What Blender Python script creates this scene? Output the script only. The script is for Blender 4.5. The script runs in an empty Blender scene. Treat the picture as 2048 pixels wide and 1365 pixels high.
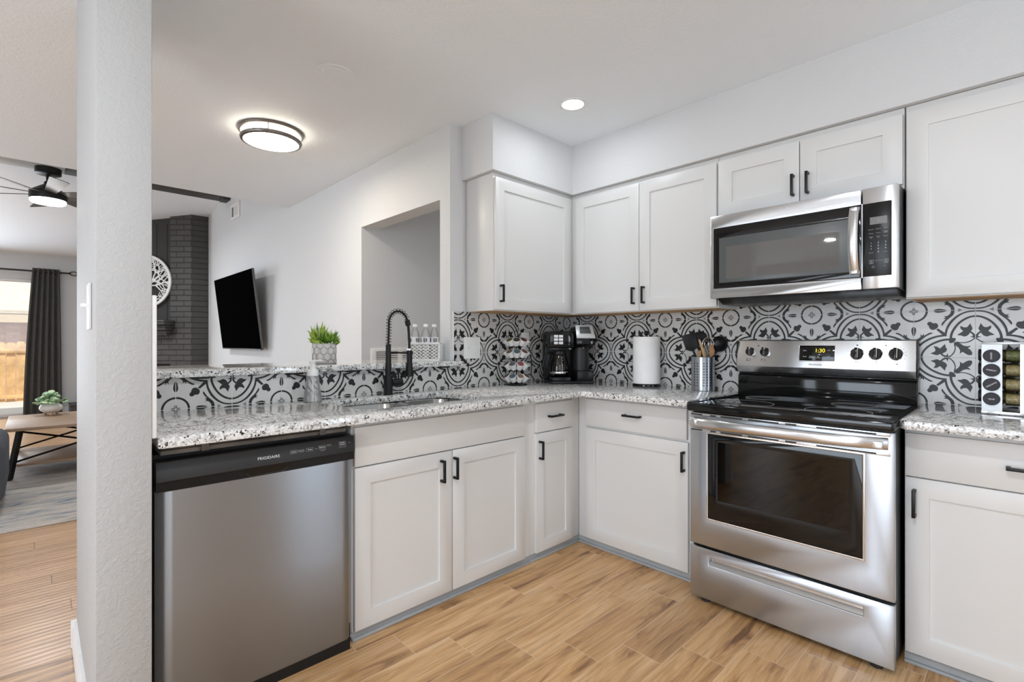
import bpy, bmesh, math, random
from mathutils import Vector, Matrix, Euler
random.seed(7)
PI = math.pi
SC = bpy.context.scene
COL = SC.collection

# ------------------------------------------------------------------ camera
cam_d = bpy.data.cameras.new('camera')
cam_d.sensor_width = 36.0
cam_d.lens = 991.15 / 2048 * 36.0
cam_d.clip_start = 0.02
cam_d.clip_end = 200
cam = bpy.data.objects.new('camera', cam_d)
COL.objects.link(cam)
cam.location = (2.366, -2.847, 1.1881)
YAW = 0.804791
cam.rotation_euler = (PI / 2, 0, YAW)
SC.camera = cam

# ------------------------------------------------------------------ world, sun, exposure
w = bpy.data.worlds.new('sky')
SC.world = w
w.use_nodes = True
nt = w.node_tree
nt.nodes.clear()
wo = nt.nodes.new('ShaderNodeOutputWorld')
wb = nt.nodes.new('ShaderNodeBackground')
wb.inputs[0].default_value = (0.93, 0.96, 1.0, 1)
wb.inputs[1].default_value = 0.9
nt.links.new(wb.outputs[0], wo.inputs[0])

def sun(name, rot, energy, angle=0.02):
    d = bpy.data.lights.new(name, 'SUN')
    d.energy = energy
    d.angle = angle
    d.color = (1, 0.96, 0.9)
    o = bpy.data.objects.new(name, d)
    o.rotation_euler = rot
    COL.objects.link(o)
sun('sun', (math.radians(38), 0, math.radians(70)), 3.4)

def area(name, loc, rot, sx, sy, power, color=(1, 1, 1), shape='RECTANGLE', spread=PI):
    d = bpy.data.lights.new(name, 'AREA')
    d.shape = shape
    d.size = sx
    if shape in ('RECTANGLE', 'ELLIPSE'):
        d.size_y = sy
    d.energy = power
    d.color = color
    d.spread = spread
    o = bpy.data.objects.new(name, d)
    o.location = loc
    o.rotation_euler = rot
    COL.objects.link(o)
    return o

# patio-door daylight, and fill lamps added at unseen windows and in the hall
DAY = (0.86, 0.95, 1.06)
KFILL = (0.83, 0.95, 1.09)  # cool tint of the added kitchen fill lamps
area('fill_rear_door', (1.9, -6.93, 1.15), (-PI / 2, 0, PI), 2.2, 2.0, 84, KFILL)  # fill lamp added behind the camera, at the unseen rear door
area('fill_side_window', (4.15, -3.6, 1.5), (0, PI / 2, 0), 1.3, 2.0, 15, KFILL)  # fill lamp added at the unseen right-hand window
area('daylight_patio_door', (-8.5, -4.45, 1.1), (0, -PI / 2, 0), 2.1, 2.1, 92, DAY)
area('fill_dining_window', (-1.75, -6.93, 1.35), (-PI / 2, 0, PI), .75, 1.9, 14, KFILL)  # one of two added fill lamps, parted to streak the range steel
area('fill_dining_window', (-.55, -6.93, 1.35), (-PI / 2, 0, PI), .55, 1.9, 13, KFILL)  # second added fill lamp of the streak pair
area('hall_fill', (-.60, .95, 2.40), (0, 0, 0), .3, .3, 7, (.97, .98, 1.0))  # lamp added to lift the passage; it has no fitting
area('fill_side_streak', (4.15, -.58, 1.25), (0, PI / 2, 0), 1.8, .26, 10, KFILL)  # narrow lamp added for the bright streak on the dishwasher

SC.view_settings.view_transform = 'Standard'
SC.view_settings.look = 'None'
SC.view_settings.gamma = 1.0
SC.view_settings.use_curve_mapping = False
SC.view_settings.exposure = 0.18
try:
    SC.cycles.max_bounces = 10
    SC.cycles.diffuse_bounces = 6
    SC.cycles.glossy_bounces = 5
    SC.cycles.transmission_bounces = 8
    SC.cycles.transparent_max_bounces = 12
    SC.cycles.sample_clamp_indirect = 6.0
    SC.cycles.caustics_reflective = False
    SC.cycles.caustics_refractive = False
    SC.cycles.use_denoising = True
except Exception:
    pass

# ------------------------------------------------------------------ materials
MATS = {}
ROT = 0.0
def newmat(name):
    m = bpy.data.materials.new(name)
    m.use_nodes = True
    m.node_tree.nodes.clear()
    MATS[name] = m
    return m, m.node_tree.nodes, m.node_tree.links

def pbsdf(N, L, col=(0.8, 0.8, 0.8), rough=0.5, metal=0.0, **kw):
    b = N.new('ShaderNodeBsdfPrincipled')
    o = N.new('ShaderNodeOutputMaterial')
    L.new(b.outputs[0], o.inputs[0])
    b.inputs['Base Color'].default_value = (*col, 1)
    b.inputs['Roughness'].default_value = rough
    b.inputs['Metallic'].default_value = metal
    for k, v in kw.items():
        b.inputs[k.replace('_', ' ')].default_value = v
    return b

def coords(N, L, scale=(1, 1, 1), kind='Object'):
    t = N.new('ShaderNodeTexCoord')
    mp = N.new('ShaderNodeMapping')
    mp.inputs['Scale'].default_value = scale
    L.new(t.outputs[kind], mp.inputs[0])
    return mp.outputs[0]

def noise(N, L, vec, scale, detail=3, rough=0.5, dist=0.0):
    n = N.new('ShaderNodeTexNoise')
    n.inputs['Scale'].default_value = scale
    n.inputs['Detail'].default_value = detail
    n.inputs['Roughness'].default_value = rough
    n.inputs['Distortion'].default_value = dist
    if vec is not None:
        L.new(vec, n.inputs['Vector'])
    return n

def ramp(N, L, fac, stops, interp='LINEAR'):
    r = N.new('ShaderNodeValToRGB')
    r.color_ramp.interpolation = interp
    e = r.color_ramp.elements
    while len(e) < len(stops):
        e.new(0.5)
    for i, (p, c) in enumerate(stops):
        e[i].position = p
        e[i].color = (*c, 1) if len(c) == 3 else c
    if fac is not None:
        L.new(fac, r.inputs[0])
    return r

def mathn(N, L, op, a, b=None, c=None):
    m = N.new('ShaderNodeMath')
    m.operation = op
    for i, v in enumerate((a, b, c)):
        if v is None:
            continue
        if isinstance(v, (int, float)):
            m.inputs[i].default_value = v
        else:
            L.new(v, m.inputs[i])
    return m.outputs[0]

def mixc(N, L, fac, a, b, mode='MIX'):
    m = N.new('ShaderNodeMix')
    m.data_type = 'RGBA'
    m.blend_type = mode
    for s, v in ((m.inputs[0], fac), (m.inputs[6], a), (m.inputs[7], b)):
        if isinstance(v, (int, float)):
            s.default_value = v
        elif isinstance(v, tuple):
            s.default_value = (*v, 1)
        else:
            L.new(v, s)
    return m.outputs[2]

def bump(N, L, height, bs, strength=0.3, dist=0.002):
    b = N.new('ShaderNodeBump')
    b.inputs['Strength'].default_value = strength
    b.inputs['Distance'].default_value = dist
    L.new(height, b.inputs['Height'])
    L.new(b.outputs[0], bs.inputs['Normal'])

def simple(name, col, rough=0.5, metal=0.0, var=0.04, vscale=8.0, bmp=0.0, bscale=200.0, **kw):
    """a plain colour with slight procedural variation"""
    m, N, L = newmat(name)
    b = pbsdf(N, L, col, rough, metal, **kw)
    v = coords(N, L)
    n = noise(N, L, v, vscale, 2)
    lo = tuple(max(0, c * (1 - var)) for c in col)
    hi = tuple(min(1, c * (1 + var)) for c in col)
    r = ramp(N, L, n.outputs['Fac'], [(0.3, lo), (0.7, hi)])
    L.new(r.outputs[0], b.inputs['Base Color'])
    if bmp > 0:
        n2 = noise(N, L, v, bscale, 2)
        bump(N, L, n2.outputs['Fac'], b, bmp, 0.002)
    return m

def wallpaint(name, col, strength=0.35, scale=55):
    m, N, L = newmat(name)
    b = pbsdf(N, L, col, 0.62)
    v = coords(N, L)
    n = noise(N, L, v, scale, 3, 0.55, 0.6)
    r = ramp(N, L, n.outputs['Fac'], [(0.42, (0, 0, 0)), (0.62, (1, 1, 1))])
    bump(N, L, r.outputs[0], b, strength, 0.003)
    return m

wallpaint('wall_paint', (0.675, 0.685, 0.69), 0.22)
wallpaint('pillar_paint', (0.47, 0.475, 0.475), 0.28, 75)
wallpaint('ceiling_paint', (0.86, 0.905, 0.94), 0.15, 70)
simple('white_trim', (0.80, 0.80, 0.79), 0.4)
simple('cabinet_white', (0.71, 0.71, 0.70), 0.38, var=0.01, vscale=2)
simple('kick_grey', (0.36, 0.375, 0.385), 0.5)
simple('raw_wood', (0.50, 0.30, 0.14), 0.6, var=0.15, vscale=30)
simple('black_metal', (0.018, 0.018, 0.018), 0.38, 0.6)
simple('matte_black', (0.010, 0.010, 0.010), 0.42, Specular_IOR_Level=0.3)
simple('gloss_black', (0.006, 0.006, 0.006), 0.07, Specular_IOR_Level=0.42)
simple('black_plastic', (0.010, 0.010, 0.010), 0.25, Specular_IOR_Level=0.25)
simple('dark_plastic', (0.020, 0.0195, 0.019), 0.42, Specular_IOR_Level=0.4)
simple('soft_black', (0.02, 0.02, 0.02), 0.6)
simple('white_plastic', (0.82, 0.82, 0.80), 0.35)
simple('white_gloss', (0.85, 0.85, 0.85), 0.2)
simple('print_white', (0.75, 0.75, 0.75), 0.5)
simple('print_grey', (0.35, 0.35, 0.35), 0.5)
simple('print_dim', (0.16, 0.16, 0.16), 0.5)
simple('print_black', (0.02, 0.02, 0.02), 0.5)
simple('bronze', (0.20, 0.175, 0.155), 0.35, 0.7)
simple('silver_plastic', (0.72, 0.74, 0.75), 0.25, 0.3)
simple('lcd_dark', (0.09, 0.10, 0.10), 0.15)
simple('lcd_grey', (0.20, 0.20, 0.195), 0.25)
simple('chrome', (0.82, 0.82, 0.82), 0.08, 1.0)
simple('paper', (0.86, 0.85, 0.84), 0.9, bmp=0.25, bscale=260)
simple('bamboo', (0.52, 0.33, 0.15), 0.5, var=0.2, vscale=25)
simple('wood_dark_spoon', (0.36, 0.19, 0.08), 0.5, var=0.2, vscale=25)
simple('herb_green', (0.16, 0.17, 0.05), 0.9, var=0.6, vscale=320)
simple('herb_tan', (0.42, 0.33, 0.14), 0.9, var=0.5, vscale=320)
simple('jar_lid', (0.020, 0.016, 0.020), 0.35, Specular_IOR_Level=0.2)
simple('leaf_lime', (0.36, 0.50, 0.07), 0.5, var=0.3, vscale=40)
simple('leaf_green', (0.12, 0.28, 0.035), 0.5, var=0.3, vscale=40)
simple('leaf_sage', (0.34, 0.52, 0.33), 0.6, var=0.25, vscale=25)
simple('leaf_pale', (0.50, 0.62, 0.36), 0.6, var=0.2, vscale=25)
simple('soil', (0.05, 0.035, 0.025), 0.95)
simple('ceramic_white', (0.80, 0.78, 0.75), 0.3)
simple('curtain_cloth', (0.085, 0.085, 0.080), 0.95, var=0.12, vscale=60)
simple('sofa_cloth', (0.075, 0.085, 0.105), 0.95, var=0.2, vscale=150, bmp=0.3)
simple('dark_bench', (0.06, 0.058, 0.058), 0.7)
simple('dark_paint', (0.040, 0.039, 0.037), 0.55)
simple('beam_dark', (0.055, 0.050, 0.045), 0.6)
simple('rod_metal', (0.04, 0.035, 0.03), 0.4, 0.5)
simple('fan_blade', (0.11, 0.105, 0.10), 0.35)
simple('screen_black', (0.002, 0.002, 0.002), 0.5, Specular_IOR_Level=0.0)
simple('tv_grey', (0.10, 0.10, 0.10), 0.4)
simple('label_white', (0.80, 0.80, 0.82), 0.5)
simple('pod_white', (0.84, 0.83, 0.81), 0.45)
simple('bottle_cap', (0.90, 0.90, 0.90), 0.4)
simple('dw_felt', (0.17, 0.155, 0.14), 0.9, var=0.5, vscale=9)
simple('fence_wood', (0.66, 0.40, 0.18), 0.8, var=0.25, vscale=5)
simple('deck_board', (0.62, 0.60, 0.57), 0.8, var=0.06)
simple('roof_tan', (0.66, 0.58, 0.49), 0.9, var=0.08, vscale=6)
simple('fascia_tan', (0.60, 0.47, 0.33), 0.7)
simple('grout', (0.66, 0.655, 0.64), 0.7)
simple('tile_black', (0.014, 0.0135, 0.012), 0.35, Specular_IOR_Level=0.3)

def emis(name, col, s):
    m, N, L = newmat(name)
    e = N.new('ShaderNodeEmission')
    o = N.new('ShaderNodeOutputMaterial')
    e.inputs[0].default_value = (*col, 1)
    e.inputs[1].default_value = s
    L.new(e.outputs[0], o.inputs[0])
emis('lamp_warm', (1.0, 0.90, 0.74), 11.0)
emis('lamp_white', (1.0, 0.97, 0.92), 9.0)
emis('fan_lamp', (1.0, 0.98, 0.95), 6.0)
emis('clock_digits', (1.0, 0.80, 0.05), 1.6)

def tile_white():
    m, N, L = newmat('tile_white')
    b = pbsdf(N, L, (0.60, 0.59, 0.575), 0.25)
    v = coords(N, L)
    n = noise(N, L, v, 6, 3)
    r = ramp(N, L, n.outputs['Fac'], [(0.3, (0.56, 0.55, 0.535)), (0.7, (0.64, 0.63, 0.615))])
    L.new(r.outputs[0], b.inputs['Base Color'])
tile_white()

def steel(name, col, rough, aniso, scale=(3, 3, 260), bstr=0.04):
    m, N, L = newmat(name)
    b = pbsdf(N, L, col, rough, 1.0)
    b.inputs['Anisotropic'].default_value = aniso
    b.inputs['Anisotropic Rotation'].default_value = ROT
    # brush lines run horizontally, so highlights stretch vertically
    t = N.new('ShaderNodeCombineXYZ')
    t.inputs[2].default_value = 1.0
    L.new(t.outputs[0], b.inputs['Tangent'])
    v = coords(N, L, scale)
    n = noise(N, L, v, 2.2, 3)
    r = ramp(N, L, n.outputs['Fac'], [(0.25, (rough * 0.96,) * 3), (0.75, (rough * 1.04,) * 3)])
    L.new(r.outputs[0], b.inputs['Roughness'])
    v2 = coords(N, L, (7, 7, 0.5))
    n2 = noise(N, L, v2, 1.0, 1)
    bump(N, L, n2.outputs['Fac'], b, 0.07, 0.010)
    return m
steel('steel', (0.52, 0.555, 0.60), 0.30, 0.9)
steel('steel_door', (0.36, 0.395, 0.435), 0.34, 0.9)
steel('steel_bright', (0.68, 0.69, 0.70), 0.24, 0.8)
steel('steel_soft', (0.40, 0.40, 0.395), 0.42, 0.6)
steel('steel_sink', (0.40, 0.40, 0.39), 0.22, 0.3, (40, 40, 40), 0.03)

def granite():
    m, N, L = newmat('granite')
    b = pbsdf(N, L, (0.6, 0.6, 0.6), 0.035)
    v = coords(N, L)
    n1 = noise(N, L, v, 30, 4, 0.6)
    base = ramp(N, L, n1.outputs['Fac'], [(0.28, (0.30, 0.295, 0.285)), (0.44, (0.56, 0.555, 0.54)), (0.62, (0.74, 0.735, 0.72))])
    vo = N.new('ShaderNodeTexVoronoi')
    vo.inputs['Scale'].default_value = 165
    L.new(v, vo.inputs['Vector'])
    sep = N.new('ShaderNodeSeparateColor')
    L.new(vo.outputs['Color'], sep.inputs[0])
    n2 = noise(N, L, v, 55, 3, 0.6)
    k = mathn(N, L, 'ADD', mathn(N, L, 'MULTIPLY', sep.outputs[0], 0.55), mathn(N, L, 'MULTIPLY', n2.outputs['Fac'], 0.75))
    dark = ramp(N, L, k, [(0.38, (1, 1, 1)), (0.43, (0, 0, 0))])
    k2 = mathn(N, L, 'ADD', mathn(N, L, 'MULTIPLY', sep.outputs[1], 0.6), mathn(N, L, 'MULTIPLY', n1.outputs['Fac'], 0.6))
    mid = ramp(N, L, k2, [(0.44, (1, 1, 1)), (0.50, (0, 0, 0))])
    c2 = mixc(N, L, mathn(N, L, 'MULTIPLY', mid.outputs[0], 0.65), base.outputs[0], (0.22, 0.215, 0.21))
    wht = ramp(N, L, mathn(N, L, 'ADD', mathn(N, L, 'MULTIPLY', sep.outputs[2], 0.6), mathn(N, L, 'MULTIPLY', n2.outputs['Fac'], 0.5)), [(0.60, (0, 0, 0)), (0.66, (1, 1, 1))])
    c3 = mixc(N, L, mathn(N, L, 'MULTIPLY', wht.outputs[0], 0.85), c2, (0.84, 0.84, 0.83))
    c4 = mixc(N, L, dark.outputs[0], c3, (0.022, 0.021, 0.020))
    L.new(c4, b.inputs['Base Color'])
granite()

def planks(name, wid, leng, x0, ystep, cols, grout_col, gw, gap_bump, grain=1.0, wave=0.0, rough=0.32):
    """floor boards running along Y; ystep shifts each row's butt joints"""
    m, N, L = newmat(name)
    b = pbsdf(N, L, cols[0], rough)
    t = N.new('ShaderNodeTexCoord')
    s = N.new('ShaderNodeSeparateXYZ')
    L.new(t.outputs['Object'], s.inputs[0])
    u = mathn(N, L, 'DIVIDE', mathn(N, L, 'SUBTRACT', s.outputs[0], x0), wid)
    row = mathn(N, L, 'FLOOR', u)
    fu = mathn(N, L, 'SUBTRACT', u, row)
    if ystep is None:
        wr = N.new('ShaderNodeTexWhiteNoise')
        wr.noise_dimensions = '1D'
        L.new(row, wr.inputs['W'])
        off = mathn(N, L, 'MULTIPLY', wr.outputs[0], leng)
    else:
        off = mathn(N, L, 'MULTIPLY', row, ystep[1])
        off = mathn(N, L, 'ADD', off, ystep[0])
    vv = mathn(N, L, 'DIVIDE', mathn(N, L, 'SUBTRACT', s.outputs[1], off), leng)
    cell = mathn(N, L, 'FLOOR', vv)
    fv = mathn(N, L, 'SUBTRACT', vv, cell)
    cb = N.new('ShaderNodeCombineXYZ')
    L.new(row, cb.inputs[0])
    L.new(cell, cb.inputs[1])
    wn = N.new('ShaderNodeTexWhiteNoise')
    wn.noise_dimensions = '2D'
    L.new(cb.outputs[0], wn.inputs[0])
    sw = N.new('ShaderNodeSeparateColor')
    L.new(wn.outputs['Color'], sw.inputs[0])
    gx = mathn(N, L, 'ADD', mathn(N, L, 'MULTIPLY', s.outputs[0], 9.0), mathn(N, L, 'MULTIPLY', sw.outputs[0], 40))
    gy = mathn(N, L, 'ADD', mathn(N, L, 'MULTIPLY', s.outputs[1], 1.1), mathn(N, L, 'MULTIPLY', sw.outputs[1], 40))
    gc = N.new('ShaderNodeCombineXYZ')
    L.new(gx, gc.inputs[0])
    L.new(gy, gc.inputs[1])
    g1 = noise(N, L, gc.outputs[0], 1.3, 5, 0.62, 1.2)
    r1 = ramp(N, L, g1.outputs['Fac'], [(0.33, cols[2]), (0.43, cols[1]), (0.53, cols[0]), (0.68, cols[3])])
    gc2 = N.new('ShaderNodeCombineXYZ')
    L.new(mathn(N, L, 'MULTIPLY', gx, 7.0), gc2.inputs[0])
    L.new(mathn(N, L, 'MULTIPLY', gy, 2.0), gc2.inputs[1])
    g2 = noise(N, L, gc2.outputs[0], 1.5, 3, 0.6, 0.4)
    fine = ramp(N, L, g2.outputs['Fac'], [(0.34, (0.55, 0.52, 0.49)), (0.54, (1, 1, 1))])
    c = mixc(N, L, 0.6 * grain, r1.outputs[0], fine.outputs[0], 'MULTIPLY')
    tone = ramp(N, L, sw.outputs[2], [(0, (0.86, 0.84, 0.82)), (1, (1.08, 1.08, 1.08))])
    c = mixc(N, L, 1.0, c, tone.outputs[0], 'MULTIPLY')
    du = mathn(N, L, 'MULTIPLY', mathn(N, L, 'MINIMUM', fu, mathn(N, L, 'SUBTRACT', 1.0, fu)), wid)
    dv = mathn(N, L, 'MULTIPLY', mathn(N, L, 'MINIMUM', fv, mathn(N, L, 'SUBTRACT', 1.0, fv)), leng)
    d = mathn(N, L, 'MINIMUM', du, dv)
    g = ramp(N, L, mathn(N, L, 'DIVIDE', d, gw * 2), [(0.42, (1, 1, 1)), (0.55, (0, 0, 0))])
    c = mixc(N, L, mathn(N, L, 'MULTIPLY', g.outputs[0], 0.8), c, grout_col)
    L.new(c, b.inputs['Base Color'])
    h = mathn(N, L, 'SUBTRACT', 1.0, g.outputs[0])
    if wave > 0:
        wv = N.new('ShaderNodeTexWave')
        wv.bands_direction = 'X'
        wv.inputs['Scale'].default_value = 9.0
        wv.inputs['Distortion'].default_value = 1.5
        wv.inputs['Detail'].default_value = 1.5
        L.new(t.outputs['Object'], wv.inputs['Vector'])
        h = mathn(N, L, 'ADD', h, mathn(N, L, 'MULTIPLY', wv.outputs['Fac'], wave))
    bump(N, L, h, b, gap_bump, 0.002)
planks('floor_tile', 0.170, 0.607, 0.586, (-1.806, 0.154),
       ((0.60, 0.355, 0.16), (0.50, 0.28, 0.12), (0.21, 0.10, 0.042), (0.70, 0.46, 0.25)), (0.68, 0.47, 0.31), 0.0017, 0.15, rough=0.34)
planks('floor_wood', 0.125, 1.1, 0.06, None,
       ((0.60, 0.375, 0.215), (0.54, 0.33, 0.18), (0.44, 0.255, 0.14), (0.66, 0.43, 0.26)), (0.12, 0.075, 0.05), 0.0016, 0.5, grain=0.7, wave=0.35, rough=0.30)

def woodmat(name, cols, scale=(2, 14, 14), rough=0.4):
    m, N, L = newmat(name)
    b = pbsdf(N, L, cols[0], rough)
    v = coords(N, L, scale)
    n = noise(N, L, v, 2.0, 5, 0.6, 1.0)
    r = ramp(N, L, n.outputs['Fac'], [(0.3, cols[1]), (0.5, cols[0]), (0.7, cols[2])])
    L.new(r.outputs[0], b.inputs['Base Color'])
woodmat('table_wood', ((0.33, 0.215, 0.135), (0.25, 0.155, 0.095), (0.38, 0.26, 0.17)), (14, 2, 14))

def brickmat(name, c1, c2, mortar, bw, rh, ms, bstr, rough=0.6, axes='XZ', ymul=1.0):
    m, N, L = newmat(name)
    b = pbsdf(N, L, c1, rough)
    t = N.new('ShaderNodeTexCoord')
    s = N.new('ShaderNodeSeparateXYZ')
    L.new(t.outputs['Object'], s.inputs[0])
    cb = N.new('ShaderNodeCombineXYZ')
    L.new(s.outputs['XYZ'.index(axes[0])], cb.inputs[0])
    L.new(s.outputs['XYZ'.index(axes[1])], cb.inputs[1])
    br = N.new('ShaderNodeTexBrick')
    br.inputs['Scale'].default_value = 1.0
    br.inputs['Brick Width'].default_value = bw
    br.inputs['Row Height'].default_value = rh
    br.inputs['Mortar Size'].default_value = ms
    br.inputs['Mortar Smooth'].default_value = 0.6
    br.inputs['Color1'].default_value = (*c1, 1)
    br.inputs['Color2'].default_value = (*c2, 1)
    br.inputs['Mortar'].default_value = (*mortar, 1)
    L.new(cb.outputs[0], br.inputs['Vector'])
    L.new(br.outputs['Color'], b.inputs['Base Color'])
    inv = mathn(N, L, 'SUBTRACT', 1.0, br.outputs['Fac'])
    n = noise(N, L, t.outputs['Object'], 60, 3)
    h = mathn(N, L, 'ADD', inv, mathn(N, L, 'MULTIPLY', n.outputs['Fac'], 0.25))
    bump(N, L, h, b, bstr, 0.01)
brickmat('brick_dark', (0.085, 0.082, 0.078), (0.070, 0.068, 0.065), (0.032, 0.031, 0.030), 0.21, 0.076, 0.008, 0.9, 0.5)
brickmat('brick_red', (0.64, 0.38, 0.26), (0.54, 0.29, 0.20), (0.50, 0.38, 0.30), 0.22, 0.075, 0.01, 0.4, 0.8, 'YZ')

def rugmat():
    m, N, L = newmat('rug_weave')
    b = pbsdf(N, L, (0.5, 0.48, 0.46), 0.95)
    v = coords(N, L, (5, 1.2, 1))
    n = noise(N, L, v, 2.2, 6, 0.7, 0.8)
    r = ramp(N, L, n.outputs['Fac'], [(0.32, (0.13, 0.18, 0.26)), (0.42, (0.36, 0.37, 0.38)), (0.52, (0.52, 0.48, 0.44)), (0.68, (0.60, 0.55, 0.50))])
    v2 = coords(N, L, (1, 1, 1))
    n2 = noise(N, L, v2, 140, 2)
    f = ramp(N, L, n2.outputs['Fac'], [(0.3, (0.75, 0.75, 0.75)), (0.7, (1.05, 1.05, 1.05))])
    L.new(mixc(N, L, 0.8, r.outputs[0], f.outputs[0], 'MULTIPLY'), b.inputs['Base Color'])
    bump(N, L, n2.outputs['Fac'], b, 0.4, 0.004)
rugmat()

def glassmat(name, tint, rough=0.02, haze=0.0, spec=(1, 1, 1)):
    """thin see-through pane: clear view with a fresnel reflection"""
    m, N, L = newmat(name)
    o = N.new('ShaderNodeOutputMaterial')
    tr = N.new('ShaderNodeBsdfTransparent')
    tr.inputs[0].default_value = (*tint, 1)
    gl = N.new('ShaderNodeBsdfGlossy')
    gl.inputs['Roughness'].default_value = rough
    gl.inputs[0].default_value = (*spec, 1)
    fr = N.new('ShaderNodeFresnel')
    fr.inputs[0].default_value = 1.5
    mx = N.new('ShaderNodeMixShader')
    L.new(fr.outputs[0], mx.inputs[0])
    L.new(tr.outputs[0], mx.inputs[1])
    L.new(gl.outputs[0], mx.inputs[2])
    if haze > 0:
        df = N.new('ShaderNodeBsdfDiffuse')
        df.inputs[0].default_value = (0.9, 0.9, 0.9, 1)
        m2 = N.new('ShaderNodeMixShader')
        m2.inputs[0].default_value = haze
        L.new(mx.outputs[0], m2.inputs[1])
        L.new(df.outputs[0], m2.inputs[2])
        L.new(m2.outputs[0], o.inputs[0])
    else:
        L.new(mx.outputs[0], o.inputs[0])
glassmat('window_glass', (0.95, 0.97, 0.97))
glassmat('clear_plastic', (0.96, 0.97, 0.97), 0.05, 0.14)
glassmat('oven_glass', (0.20, 0.20, 0.195), 0.03)
glassmat('carafe_glass', (0.55, 0.50, 0.46), 0.03)
glassmat('soap_clear', (0.98, 0.98, 0.98), 0.04, 0.2)

def mw_window():
    m, N, L = newmat('microwave_screen')
    b = pbsdf(N, L, (0.06, 0.06, 0.058), 0.025)
    v = coords(N, L, (1, 1, 1))
    wv = N.new('ShaderNodeTexWave')
    wv.inputs['Scale'].default_value = 90
    L.new(v, wv.inputs['Vector'])
    r = ramp(N, L, wv.outputs['Fac'], [(0.2, (0.10, 0.098, 0.095)), (0.8, (0.16, 0.155, 0.15))])
    L.new(r.outputs[0], b.inputs['Base Color'])
mw_window()

# ------------------------------------------------------------------ mesh helper
def rnd(v):
    return Vector(v)

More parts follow.
